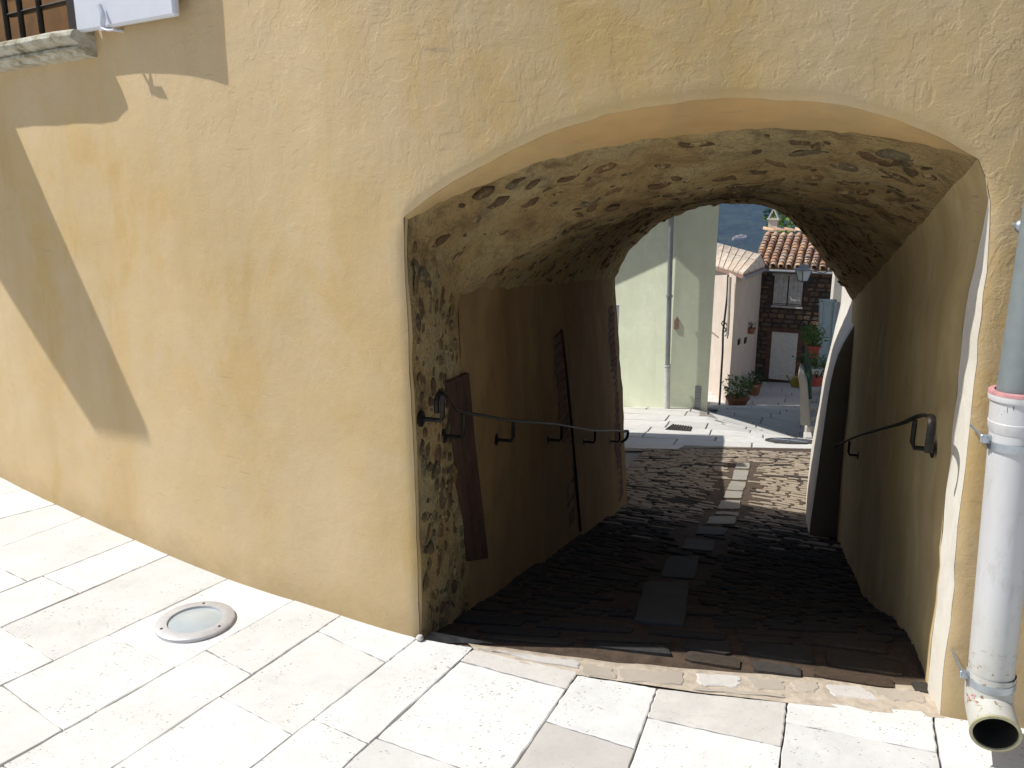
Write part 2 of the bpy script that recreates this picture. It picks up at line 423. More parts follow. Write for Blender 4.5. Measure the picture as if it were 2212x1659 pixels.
def leaf_mat(name, a, b):
    t = NT(name, .6, .25); t.color(t.ramp(t.noise(40, 2), [(.35, a), (.65, b)])); M[name] = t.m
leaf_mat('leaf', (.05, .11, .02), (.10, .20, .03)); leaf_mat('dark_leaf', (.02, .05, .015), (.045, .09, .02)); leaf_mat('white_petal', (.62, .64, .62), (.7, .7, .68))
leaf_mat('bright_leaf', (.14, .28, .03), (.22, .38, .05))
def forest_mat():
    t = NT('forest', 1.0, .0)
    c = t.ramp(t.noise(.03, 6, .65), [(.3, (.008, .014, .007)), (.5, (.02, .034, .014)), (.7, (.045, .06, .028))])
    c2 = t.ramp(t.noise(.12, 4, .7), [(.3, .5), (.7, 1.5)])
    t.color(t.mix(1.0, c, c2, 'MULTIPLY')); t.normal(t.bump(t.noise(.1, 5, .7), 1.0, 8)); M['forest'] = t.m
forest_mat()

# ================================================================== LARGE STRUCTURE
V2 = lambda v: Vector((v.x, v.y))
# ---- ground heights behind the wall
def Gbase(F): return float(np.interp(F, [2.6, 7.7, 12, 13, 17, 26, 31, 36], [0, -1.55, -2.41, -2.62, -3.16, -5.6, -5.98, -6.3]))
PL0, PL1 = Vector((-.324, 2.653)), Vector((1.145, 7.7))
def G(X, F, steps=True):
    z = Gbase(F)
    xl = PL0.x + (F - PL0.y) * .291
    k = sstep(2.6, 4.5, F) * (1 - sstep(8, 10.5, F))
    z -= .12 * max(0, X - xl) * k
    z -= .30 * max(0, X - 3.95) * sstep(12.6, 16, F) * (1 - sstep(17, 24, F))
    if steps and 3.0 < F < 9.5:
        v = (F - 3.2) / 1.15; fr = v - math.floor(v)          # long sloping treads with a low drop at the end of each
        if v > 0: z += .03 * (fr - .5) * (1 - sstep(.9, 1.0, fr) * 2) * (1 - sstep(8.4, 9.4, F)) * sstep(3.2, 3.8, F)
    return z
def atG(x, y, f0=2.4, f1=60):
    F = f0; r = ray(x, y)
    while F < f1:
        p = atF(x, y, F)
        if p.z <= G(p.x, F, False): return p
        F += .02
    return p

# ---- outline of the passage mouth on the wall (s, z), left foot -> crown -> right foot
OUT_PX = [(905, 1388), (899, 1200), (892, 1000), (886, 870), (880, 750), (873, 600), (870, 470),
          (908, 438), (950, 411), (1000, 380), (1050, 351), (1125, 313), (1200, 281), (1275, 257), (1350, 240), (1425, 227), (1500, 218), (1600, 211), (1700, 212), (1800, 222), (1850, 232), (1900, 245), (1950, 263), (2000, 283), (2060, 310), (2115, 343),
          (2139, 372), (2146, 410), (2143, 470), (2128, 620), (2110, 800), (2088, 1000), (2064, 1230), (2036, 1545)]
OUT = [Vector(hit(x, y)) for x, y in OUT_PX]
OUT[0].y = -.12; OUT[-1].y = -.12
def arclen(pts):
    L = [0.0]
    for a, b in zip(pts, pts[1:]): L.append(L[-1] + (b - a).length)
    return L
def resample(pts, n):
    L = arclen(pts); out = []
    for i in range(n):
        t = L[-1] * i / (n - 1); k = 0
        while k < len(L) - 2 and L[k + 1] < t: k += 1
        u = (t - L[k]) / max(1e-9, L[k + 1] - L[k]); out.append(pts[k] + (pts[k + 1] - pts[k]) * min(1, max(0, u)))
    return out
def smooth_pts(pts, it=2, keep=()):
    for _ in range(it):
        q = [p.copy() for p in pts]
        for i in range(1, len(pts) - 1):
            if i not in keep: q[i] = pts[i] * .5 + (pts[i - 1] + pts[i + 1]) * .25
        pts = q
    return pts
NL, NV, NR = 26, 60, 30
oL = resample(OUT[:7], NL); oV = smooth_pts(resample(OUT[6:26], NV), 4); oR = smooth_pts(resample(OUT[25:], NR), 2)
for i in range(NL): oL[i].x += .006 * noise.noise(Vector((0, 0, oL[i].y * 4))) + .003 * noise.noise(Vector((0, 5, oL[i].y * 14)))
for i in range(1, NV - 1):
    oV[i].y += .008 * noise.noise(Vector((oV[i].x * 5, 3, 0))) + .004 * noise.noise(Vector((oV[i].x * 17, 9, 0)))
for i in range(1, NR): oR[i].x += .008 * noise.noise(Vector((7, 0, oR[i].y * 4))) + .004 * noise.noise(Vector((2, 5, oR[i].y * 15)))
OUTL = oL + oV[1:] + oR[1:]                                   # full fine outline
def disp(s, z):
    """hand-trowelled unevenness of the front wall"""
    d = .0040 * noise.noise(Vector((s * 1.1, z * 1.1, 1))) + .0022 * noise.noise(Vector((s * 2.9, z * 2.6, 4))) + .0010 * noise.noise(Vector((s * 8, z * 7, 8)))
    d += .0007 * noise.noise(Vector((s * 19, z * 17, 11)))
    return d * 1.25
def seg_dist(p, pts):
    best = 9
    for a, b in zip(pts, pts[1:]):
        d = b - a; t = max(0, min(1, (p - a).dot(d) / max(1e-9, d.length_squared))); q = (a + d * t - p).length
        if q < best: best = q
    return best
def inside_poly(p, poly):
    c = False; j = len(poly) - 1
    for i in range(len(poly)):
        a, b = poly[i], poly[j]
        if (a.y > p.y) != (b.y > p.y) and p.x < (b.x - a.x) * (p.y - a.y) / (b.y - a.y) + a.x: c = not c
        j = i
    return c

house = empty('arch_house', (0, 3, 0), 'ochre plastered house with curved wall pierced by a low arched passage', 'house')
# window opening in the wall
WIN = (-4.07, -1.555, 2.135, 3.6)
def front_wall():
    s0, s1, z0, z1 = -3.45, 2.35, -.15, 3.3
    pts = []; edges = []
    n = len(OUTL)
    for p in OUTL: pts.append(p)
    edges += [(i, i + 1) for i in range(n - 1)]
    # rows that follow the outline so that its arris can be rounded
    for off in (.012, .03, .06):
        for i in range(1, n - 1):
            d = (OUTL[i + 1] - OUTL[i - 1]).normalized(); nn = Vector((-d.y, d.x)); pts.append(OUTL[i] + nn * off)
    w = [Vector((WIN[0], WIN[2])), Vector((WIN[1], WIN[2])), Vector((WIN[1], z1))]
    bound = [Vector((s0, z0)), Vector((s1, z0)), Vector((s1, z1))]
    poly = OUTL
    st = .042; i = 0
    sx = s0
    while sx <= s1 + 1e-6:
        zz = z0
        while zz <= z1 + 1e-6:
            p = Vector((sx + (random.uniform(-.006, .006) if s0 < sx < s1 - .01 else 0), zz + (random.uniform(-.006, .006) if z0 < zz < z1 - .01 else 0)))
            if not inside_poly(p, poly) and (seg_dist(p, OUTL[::3] + [OUTL[-1]]) > .075) and not (p.x < WIN[1] + .01 and p.y > WIN[2] - .01): pts.append(p)
            zz += st
        sx += st
    k = len(pts); ws = [Vector((s0, WIN[2]))] + [Vector((lerp(s0, WIN[1], t / 12), WIN[2])) for t in range(1, 13)] + [Vector((WIN[1], lerp(WIN[2], z1, t / 8))) for t in range(1, 9)]
    pts += ws; edges += [(k + i, k + i + 1) for i in range(len(ws) - 1)]
    v, e, f, *_ = delaunay_2d_cdt(pts, edges, [], 0, 1e-5)
    faces = []
    for q in f:
        c = sum((v[i] for i in q), Vector((0, 0))) / len(q)
        if inside_poly(c, poly) or (c.x < WIN[1] and c.y > WIN[2]): continue
        faces.append(tuple(q))
    vv = []
    for p in v:
        d = seg_dist(p, OUTL[::2] + [OUTL[-1]]) if (-.3 < p.x < 2.0 and p.y < 2.1) else 9
        o = disp(p.x, p.y)
        if d < .04: o -= .007 * (1 - d / .04) ** 3
        if p.x > 1.70 and p.y > .1: o += .006 * sstep(1.70, 1.8, p.x) * noise.noise(Vector((p.x * 9, p.y * 7, 3)))
        vv.append(wall(p.x, p.y, o))
    o = add('wall', vv, faces, M['ochre_plaster'], house, True)
    # the rest of the facade, out of the picture: plain panels that continue the same surface
    def panel(sa, sb, za, zb, n):
        v = []; f = []
        for i in range(n + 1):
            s = lerp(sa, sb, i / n); v += [wall(s, za), wall(s, zb)]
            if i: f.append((2 * i - 2, 2 * i, 2 * i + 1, 2 * i - 1))
        return v, f
    mb = MB()
    for a in ((-13.5, 4.6, 3.3, 6.2, 60), (-13.5, -3.45, -.15, 2.135, 30), (-13.5, -4.07, 2.135, 3.3, 30), (2.35, 4.6, -.15, 3.3, 12)): mb.add(*panel(*a))
    mb.build('upper_wall', M['ochre_plaster'], house, True)
front_wall()

# ---- passage interior -------------------------------------------------
EXP = Vector((1.145, 7.7, 0)); EXN = Vector((math.sin(R(-12)) * -1, math.cos(R(-12)), 0))
EX_PX = [(1357, 1120), (1355, 1092), (1351, 1000), (1345, 870), (1338, 750), (1331, 660), (1328, 600),
         (1345, 562), (1368, 530), (1400, 500), (1430, 480), (1460, 464), (1500, 450), (1540, 442), (1600, 439), (1650, 443), (1685, 457), (1715, 482), (1745, 515), (1775, 556), (1805, 597), (1826, 625), (1842, 650),
         (1838, 730), (1826, 870), (1814, 1000), (1806, 1100), (1800, 1180)]
EX = [atplane(x, y, EXP, EXN) for x, y in EX_PX]
eL = resample(EX[:7], NL); eV = smooth_pts(resample(EX[6:23], NV), 2); eR = resample(EX[22:], NR)
for i in range(1, NV - 1): eV[i] += Vector((noise.noise(Vector((i * .7, 1, 0))), 0, noise.noise(Vector((i * .7, 5, 0))))) * .022
for i in range(NL): eL[i].x += .012 * noise.noise(Vector((i * .9, 2, 2)))
# inner lip: where the smooth splay stops and the rubble starts
LIP_PX = [(883, 474), (915, 457), (950, 440), (1000, 417), (1050, 396), (1125, 367), (1200, 341), (1275, 323), (1350, 309), (1425, 297), (1500, 288), (1575, 281), (1650, 278), (1725, 279), (1800, 284), (1850, 289), (1900, 295), (1950, 302), (2000, 312), (2060, 324), (2112, 343)]
lip = []
for i, (x, y) in enumerate(LIP_PX):
    t = i / (len(LIP_PX) - 1); off = -(.03 + .26 * math.sin(math.pi * t) ** .8)
    s, z = hit(x, y, off); lip.append(wall(s, z, off))
lip = smooth_pts(resample(lip, NV), 3)
for i in range(2, NV - 2): lip[i] += Vector((.1, .5, .86)) * (.010 * noise.noise(Vector((i * .35, 2, 7))) + .006 * noise.noise(Vector((i * .9, 8, 1)))) + Vector((.24, .97, 0)) * .03 * noise.noise(Vector((i * .5, 4, 4)))
nrm_in = Vector((.25, .968, 0))
jL = [wall(p.x, p.y, -.03) for p in oL]
jR = []
for i, p in enumerate(oR):
    q = wall(p.x, p.y, 0); d = .13 * sstep(0, .25, i / NR); jR.append(q + Vector((.16, .987, 0)) * d + Vector((.01, 0, 0)) * d)
jR[0] = lip[-1].copy()
NSEC = 70
def zcorr(v): return 1.0
def seamL(v):    # left springing line
    a = wall(OUT[6].x, OUT[6].y, -.03); b = eL[-1]
    p = lerp(a, b, v); p.z = float(np.interp(v, [0, .10, 1], [a.z, 1.17, b.z])) + (.030 * noise.noise(Vector((v * 22, 1, 1))) + .014 * noise.noise(Vector((v * 70, 4, 1)))) * min(1, v * 12) * min(1, (1 - v) * 12); return p
def rowL(v):
    out = []; T = seamL(v)
    B = lerp(jL[0], eL[0], v)
    for i in range(NL):
        h = i / (NL - 1); n_ = lerp(jL[i], eL[i], v)
        p = Vector((n_.x, n_.y, lerp(B.z, T.z, h))); out.append(p)
    return out
def seamN(v): return (.022 * noise.noise(Vector((v * 20, 6, 1))) + .012 * noise.noise(Vector((v * 60, 9, 1)))) * min(1, v * 12) * min(1, (1 - v) * 12)
def rowV(v):
    A = seamL(v); Bq = lerp(lip[-1], eV[-1], v) + Vector((0, 0, seamN(v))); out = []
    w = sstep(0, 1, v) * .55 + v * .45
    for i in range(NV):
        u = i / (NV - 1)
        r0 = lip[i] - lerp(lip[0], lip[-1], u); r1 = eV[i] - lerp(eV[0], eV[-1], u)
        out.append(lerp(A, Bq, u) + r0 * (1 - w) + r1 * w)
    return out
def rowR(v):
    return [lerp(jR[i], eR[i], v) + Vector((0, 0, seamN(v) * (1 - i / NR))) for i in range(NR)]
def loft(rows, amp=.0, fr=3.0, amp2=.0, edge=True):
    v = []; n = len(rows[0]); f = []
    for i, r_ in enumerate(rows):
        for j, p in enumerate(r_):
            a = rows[min(i + 1, len(rows) - 1)][j] - rows[max(i - 1, 0)][j]; b = r_[min(j + 1, n - 1)] - r_[max(j - 1, 0)]
            nn = a.cross(b); nn = nn.normalized() if nn.length > 1e-9 else Vector((0, 0, 1))
            k = min(1, i / 2) * (min(1, min(j, n - 1 - j) / 2) if edge else 1)
            q = p + nn * k * (amp * noise.noise(p * fr) + amp2 * noise.noise(p * fr * 3.3))
            v.append(q)
            if i and j: f.append(((i - 1) * n + j - 1, (i - 1) * n + j, i * n + j, i * n + j - 1))
    return v, f
def vsteps(n, pw=1.5): return [(i / n) ** pw for i in range(n + 1)]
VV = vsteps(NSEC)
def V_of(i): return VV[i]
kj = next(i for i, v in enumerate(VV) if v >= .093)
v, f = loft([rowL(t) for t in VV[:kj + 1]], .012, 6, .008); jamb = add('jamb', v, f, M['rubble'], house, True)
jamb['label'] = 'rough left jamb with exposed stones in worn mortar'
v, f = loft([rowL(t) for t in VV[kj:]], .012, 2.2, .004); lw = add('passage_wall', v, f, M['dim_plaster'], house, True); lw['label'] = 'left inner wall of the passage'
v, f = loft([rowV(t) for t in VV], .022, 5, .012); vault = add('vault', v, f, M['rubble'], house, True)
v, f = loft([rowR(t) for t in VV], .010, 2.0, .004); rw = add('passage_wall', v, f, M['reveal_plaster'], house, True); rw['label'] = 'right inner wall of the passage'
# splayed plaster lip around the mouth
def lip_rows():
    o = [wall(p.x, p.y, -.010) for p in oV]; mid = []
    rows = [o]
    for t in (.12, .35, .65, 1.0):
        r_ = []
        for i in range(NV):
            p = lerp(o[i], lip[i], t)
            if t < 1: p.z -= .02 * math.sin(math.pi * t) * math.sin(math.pi * i / (NV - 1)) * .5
            r_.append(p)
        rows.append(r_)
    return rows
v, f = loft(lip_rows(), .006, 6, .002); add('arch_lip', v, f, M['lip_plaster'], house, True)
v, f = loft([[wall(p.x, p.y, -.010) for p in oR], [lerp(wall(p.x, p.y, -.010), jR[i], .5) + Vector((.004, 0, 0)) for i, p in enumerate(oR)], jR], .004, 8, .002); o = add('arch_lip', v, f, M['white_render'], house, True); o['label'] = 'pale rendered right edge of the opening'
v, f = loft([[wall(p.x, p.y, -.010) for p in oL], [lerp(wall(p.x, p.y, -.010), jL[i], .5) for i, p in enumerate(oL)], jL], .004, 8, .002); add('arch_lip', v, f, M['ochre_plaster'], house, True)
# back wall of the house round the far mouth, side walls and roof (they keep the daylight out of the passage)
def back_wall():
    e = eL + eV[1:] + eR[1:]; mb = MB(); n = len(e)
    top = 6.0; tx = Vector((EXN.y, -EXN.x, 0)); o0 = EXP
    def uv(p): return (p - o0).dot(tx), p.z
    for i in range(n - 1):
        a, b = e[i], e[i + 1]; ua, ub = uv(a)[0], uv(b)[0]
        def outer(q, i):
            if i < NL: return o0 + tx * (-.9) + Vector((0, 0, q.z))
            if i > NL + NV - 2: return o0 + tx * 3.2 + Vector((0, 0, q.z))
            t = (i - NL + 1) / (NV - 1); 
            return o0 + tx * lerp(-.9, 3.2, t) + Vector((0, 0, 2.2))
        A, B = outer(a, i), outer(b, i + 1)
        mb.add([a, b, B, A], [(0, 1, 2, 3)])
    def q(u0, u1, z0, z1): mb.add([o0 + tx * u0 + Vector((0, 0, z0)), o0 + tx * u1 + Vector((0, 0, z0)), o0 + tx * u1 + Vector((0, 0, z1)), o0 + tx * u0 + Vector((0, 0, z1))], [(0, 1, 2, 3)])
    zl, zr = e[NL - 1].z, e[NL + NV - 2].z
    mb.add([e[NL-1], o0 + tx * -.9 + Vector((0,0,zl)), o0 + tx * -.9 + Vector((0,0,2.2))], [(0,1,2)])
    mb.add([e[NL+NV-2], o0 + tx * 3.2 + Vector((0,0,zr)), o0 + tx * 3.2 + Vector((0,0,2.2))], [(0,1,2)])
    q(-9, -.9, -3.5, 2.2); q(3.2, 9, -3.5, 2.2); q(-9, 9, 2.2, top)
    mb.build('rear_wall', M['ochre_plaster'], house)
    L = o0 + tx * -9; Rr = o0 + tx * 9; A = wall(-13.3, 0); B = wall(4.4, 0)
    mb = MB()
    mb.add([A + Vector((0,0,-.5)), L + Vector((0,0,-3.5)), L + Vector((0,0,6)), A + Vector((0,0,6))], [(0,1,2,3)])
    mb.build('side_wall', M['ochre_plaster'], house); mb = MB()
    mb.add([B + Vector((0,0,-.5)), Rr + Vector((0,0,-3.5)), Rr + Vector((0,0,6)), B + Vector((0,0,6))], [(0,1,2,3)])
    mb.build('side_wall', M['ochre_plaster'], house)
    mb = MB(); pts = [wall(lerp(-13.4, 4.5, i / 30), 6.0, .25) for i in range(31)] + [Rr + Vector((0, .2, 6)), L + Vector((0, .2, 6))]
    n = len(pts); mb.add(pts + [p + Vector((0, 0, .15)) for p in pts], [tuple(range(n))[::-1], tuple(range(n, 2 * n))] + [(i, (i + 1) % n, n + (i + 1) % n, n + i) for i in range(n)])
    mb.build('roof', M['roof_tile'], house)
back_wall()

# ---- ground sheets -----------------------------------------------------
street = empty('pavement', (0, 1, 0), kind='structure')
mb = MB(); rs = [wall(lerp(-11, 4, i / 60), -.028, -.10) for i in range(61)]
nn = []
for p in rs: nn.append(Vector((p.x, -7, -.028)))
mb.add([q for a, b in zip(rs, nn) for q in (a, b)], [(2 * i, 2 * i + 1, 2 * i + 3, 2 * i + 2) for i in range(60)])
mb.build('joint_bed', M['gap_fill'], street)
def ground_grid(name, x0, x1, f0, f1, nx, nf, mat, dz=0.0, parent=None, lean=0.0):
    v = []; f = []
    for i in range(nf + 1):
        F = lerp(f0, f1, i / nf)
        for j in range(nx + 1):
            X = lerp(x0, x1, j / nx) + lean * (F - f0); v.append((X, F, G(X, F) + dz + .004 * noise.noise(Vector((X * 3, F * 3, 0)))))
            if i and j: a = (i - 1) * (nx + 1) + j - 1; f.append((a, a + 1, a + nx + 2, a + nx + 1))
    return add(name, v, f, mat, parent, True)
pfloor = empty('path', (0, 3, 0), kind='structure')
ground_grid('mortar_bed', -.75, 1.75, 2.28, 12.2, 24, 120, M['dark_mortar'], -.008, pfloor, .31)
lower = empty('lower_street', (4, 16, -3), kind='structure')
ground_grid('joint_bed', -9, 22, 11.9, 36, 62, 60, M['grout'], -.018, lower)
tag(ground_grid('ground', 22, 60, 7, 36, 10, 10, M['grout'], -.05), kind='structure')
ground_grid('side_ground', -12, 2.2, 7.9, 12.2, 30, 16, M['grout'], -.045, lower)
ground_grid('side_ground', 4.3, 22, 8.4, 12, 20, 10, M['grout'], -.03, lower)

def terrain():
    rows = []; ds = [36, 50, 90, 160, 300, 500, 700, 820] + [820 + i * 16 for i in range(1, 60)] + [1900, 2150, 2500, 3000, 3600, 4500, 6000]
    na = 90; v = []; f = []
    for i, d in enumerate(ds):
        for j in range(na + 1):
            a = R(lerp(-42, 58, j / na)) if True else 0
            X, Y = d * math.sin(a), d * math.cos(a)
            z = float(np.interp(d, [36, 50, 160, 400, 800, 1300, 1800, 2500, 3600, 6000], [-6.6, -10, -40, -100, -150, -25, 130, 300, 420, 420]))
            k = sstep(700, 1000, d)
            z += k * (22 * noise.noise(Vector((X / 330, Y / 330, 0))) + 9 * noise.noise(Vector((X / 90, Y / 90, 2))) + 3.4 * noise.noise(Vector((X / 26, Y / 26, 5))) + 2.0 * random.uniform(-1, 1))
            v.append((X, Y, z))
            if i and j: b = (i - 1) * (na + 1) + j - 1; f.append((b, b + 1, b + na + 2, b + na + 1))
    return tag(add('hills', v, f, M['forest'], None, False), kind='structure')
terrain()
def base_sheet():
    # one sheet under everything, out to the sides of the hills
    mb = MB(); mb.add([(-5000, -800, -180), (5000, -800, -180), (5000, 6500, -180), (-5000, 6500, -180)], [(0, 1, 2, 3)])
    tag(mb.build('ground', M['forest']), kind='structure')
    mb = MB(); mb.add([(-60, -7, -.04), (60, -7, -.04), (60, -60, -.04), (-60, -60, -.04)], [(0, 3, 2, 1)])
    tag(mb.build('street', M['travertine']), kind='structure')
base_sheet()

# ================================================================== PAVING of the upper street
JL = [((128, 1087), (0, 1120)), ((182, 1115), (0, 1182)), ((295, 1165), (0, 1280)), ((370, 1196), (0, 1355)), ((495, 1249), (0, 1482)), ((642, 1292), (0, 1655)), ((740, 1327), (240, 1659)),
      ((897, 1382), (540, 1659)), ((1020, 1402), (740, 1659)), ((1251, 1450), (1107, 1659)), ((1422, 1482), (1359, 1659)), ((1701, 1512), (1683, 1659)), ((2016, 1541), (2031, 1650))]
lines = []
for a, b in JL:
    A = V2(atz(*a)); B = V2(atz(*b)); d = (B - A).normalized(); lines.append((A, d))
# extend to the left and right with lines square to the wall
ext = []
s = hit(128, 1087)[0]
while s > -9: s -= random.uniform(.38, .55); p = V2(wall(s)); q = V2(wall(s, 0, 1)); ext.append((p, (q - p).normalized()))
lines = ext[::-1] + lines
nleft = len(ext)
s = hit(2016, 1541)[0]
for _ in range(5): s += random.uniform(.4, .6); p = V2(wall(s)); q = V2(wall(s, 0, 1)); lines.append((p, (q - p).normalized()))
def online(L, px):    # distance along line L of the ray through a pixel
    q = V2(atz(*px)); return (q - L[0]).dot(L[1])
CJ = {1: [((0, 1222), (52, 1252))], 2: [((110, 1252), (160, 1275))], 4: [((250, 1380), (375, 1437)), ((15, 1487), (135, 1577))], 5: [((460, 1410), (540, 1455)), ((60, 1690), (160, 1740))],
      6: [((685, 1362), (835, 1430)), ((492, 1510), (620, 1580))], 7: [((687, 1557), (800, 1607))], 8: [((993, 1427), (1209, 1484)), ((820, 1595), (995, 1659))], 9: [((1185, 1559), (1365, 1616))],
      10: [((1404, 1550), (1692, 1613))], 11: [((1707, 1562), (2001, 1619))]}
TOPCUT = {8: ((1020, 1403), (1251, 1452)), 9: ((1258, 1461), (1428, 1488)), 10: ((1428, 1489), (1700, 1518)), 11: ((1706, 1512), (2014, 1537)), 12: ((2030, 1545), (2125, 1560))}
gap = .0026
for i in range(len(lines) - 1):
    A, B = lines[i], lines[i + 1]; k = i - nleft
    cuts = []
    if k in TOPCUT: t0 = (online(A, TOPCUT[k][0]), online(B, TOPCUT[k][1]))
    else: t0 = (-.012, -.012)
    cuts.append(t0)
    for a, b in CJ.get(k, []): cuts.append((online(A, a), online(B, b)))
    last = cuts[-1]; lim = 4.2
    while last[0] < lim:
        dd = random.uniform(.45, .95); last = (last[0] + dd, last[1] + dd); cuts.append(last)
    for c0, c1 in zip(cuts, cuts[1:]):
        g = gap * random.choice([.35, .7, 1.0, 1.3]); g2 = random.uniform(.0006, .0016)
        a0 = A[0] + A[1] * (c0[0] + g2); a1 = A[0] + A[1] * (c1[0] - g2); b0 = B[0] + B[1] * (c0[1] + g2); b1 = B[0] + B[1] * (c1[1] - g2)
        def inn(p, q): return p + (q - p).normalized() * g
        poly = [inn(a0, b0), inn(a1, b1), inn(b1, a1), inn(b0, a0)]
        if (poly[1] - poly[0]).cross(poly[2] - poly[1]) if False else ((poly[1].x - poly[0].x) * (poly[2].y - poly[1].y) - (poly[1].y - poly[0].y) * (poly[2].x - poly[1].x)) < 0: poly = poly[::-1]
        mat = M['grey_flag'] if (k, cuts.index(c0)) in ((8, 0), (10, 0), (9, 1)) or random.random() < .06 else M['travertine']
        ob('paving_stone', slab_mesh('paving_stone', poly, 0.0, .03, mat, .0022, .0022, 14, .0012), street)
    if (a0 - V2(wall(-.3))).length > 99: break
# threshold: small irregular stones in mortar between the flags and the passage
TH_PX = [((1030, 1402), (1095, 1411), (1248, 1428), (1252, 1446)), ((1256, 1434), (1322, 1443), (1335, 1468), (1258, 1458)), ((1330, 1447), (1480, 1453), (1476, 1482), (1342, 1470)),
         ((1500, 1455), (1600, 1462), (1597, 1486), (1510, 1480)), ((1612, 1463), (1690, 1469), (1700, 1492), (1625, 1488)), ((1706, 1472), (1770, 1474), (1764, 1497), (1715, 1494)),
         ((1783, 1478), (1860, 1482), (1905, 1515), (1800, 1505)), ((1872, 1484), (1990, 1494), (2003, 1520), (1915, 1512)), ((1500, 1486), (1690, 1500), (1695, 1509), (1500, 1492))]
mb = MB(); tl = [atz(x, y) for x, y in ((1005, 1378), (1251, 1405), (1485, 1425), (1743, 1440), (2003, 1458))]; bl = [atz(x, y) for x, y in ((1030, 1412), (1251, 1458), (1485, 1492), (1720, 1520), (2040, 1552))]
v = []; n_ = 24
for i in range(n_ + 1):
    t = i / n_ * 4; k = min(3, int(t)); u = t - k
    for j in range(5):
        p = lerp(lerp(tl[k], tl[k + 1], u), lerp(bl[k], bl[k + 1], u), j / 4)
        v.append((p.x, p.y, .000 + .003 * noise.noise(p * 14) - (.05 if j == 0 else .006 if j == 1 else 0)))
f = [(i * 5 + j, (i + 1) * 5 + j, (i + 1) * 5 + j + 1, i * 5 + j + 1) for i in range(n_) for j in range(4)]
add('threshold_mortar', v, f, M['threshold_mortar'], street, True)
def ccw(poly):
    a = sum(poly[i].x * poly[(i + 1) % len(poly)].y - poly[(i + 1) % len(poly)].x * poly[i].y for i in range(len(poly)))
    return poly if a > 0 else poly[::-1]
for i, q in enumerate(TH_PX):
    poly = ccw([V2(atz(*p)) for p in q])
    ob('threshold_stone', slab_mesh('threshold_stone', poly, .0035, .03, M['threshold_flag'] if i % 3 else M['grey_flag'], .003, .006, 6, .001), street)
tag(MB().lathe(atz(907, 1383), [(.001, 0), (.012, .002), (.015, .010), (.010, .018), (.001, .021)], 8).build('pebble', M['grey_flag'], None, True), 'small round pebble at the foot of the left jamb', 'pebble')

# ================================================================== PASSAGE FLOOR
SL_PX = [[(1390, 1259), (1486, 1263), (1477, 1354), (1369, 1343)], [(1445, 1203), (1511, 1204), (1500, 1247), (1428, 1242)], [(1481, 1162), (1545, 1167), (1538, 1195), (1470, 1188)],
         [(1513, 1135), (1573, 1140), (1566, 1158), (1502, 1155)], [(1534, 1117), (1591, 1119), (1587, 1132), (1523, 1131)], [(1547, 1103), (1597, 1105), (1593, 1114), (1545, 1113)],
         [(1556, 1082), (1600, 1083), (1597, 1099), (1550, 1098)], [(1568, 1062), (1605, 1064), (1601, 1078), (1562, 1077)], [(1578, 1040), (1612, 1042), (1606, 1060), (1571, 1058)], [(1586, 1015), (1618, 1017), (1613, 1038), (1580, 1036)], [(1592, 999), (1620, 1001), (1618, 1013), (1588, 1011)]]
slabs = []
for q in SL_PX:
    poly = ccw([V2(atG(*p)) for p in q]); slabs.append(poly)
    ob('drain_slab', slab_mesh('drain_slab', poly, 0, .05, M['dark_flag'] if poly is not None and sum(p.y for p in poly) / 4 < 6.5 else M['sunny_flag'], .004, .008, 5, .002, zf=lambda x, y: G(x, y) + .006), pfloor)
cl = [sum(p, Vector((0, 0))) / len(p) for p in slabs]
stones = []
F = 2.30
def xl_at(F): return PL0.x + (F - PL0.y) * .291
def xr_at(F): return float(np.interp(F, [2.2, 2.35, 7.26], [1.30, 1.34, 2.98]))
while F < 12.05:
    near = F < 3.2
    row = random.uniform(.06, .13) if near else random.uniform(.045, .085)
    x = xl_at(F) - .08 if F < 7.7 else .85 + (F - 7.7) * .28
    xe = xr_at(F) + .05 if F < 7.2 else (3.0 + (F - 7.2) * .40)
    while x < xe:
        L = random.uniform(.16, .42) if near else random.uniform(.10, .30)
        c = Vector((x + L / 2, F + row / 2 - (x - xl_at(F)) * .26))      # rows run square to the passage
        x += L + .012
        if V2(Vector(c)).y < 2.2: continue
        if c.y > 12.05 - .15: 
            pass
        inside = any(inside_poly(c, p) or min((c - q).length for q in p) < .13 for p in slabs) or any(abs(c.y - q.y) < .5 and (c - q).length < L / 2 + .16 for q in cl)
        # not in front of the wall line
        ws_, wz_ = None, None
        if c.y < float(np.interp(c.x, _wx, _wy)) + .09 + (.0 if c.x < .2 else .0): continue
        if inside: continue
        stones.append((c, L, row))
    F += row + .006
random.shuffle(stones); stones.sort(key=lambda q: q[0].y)
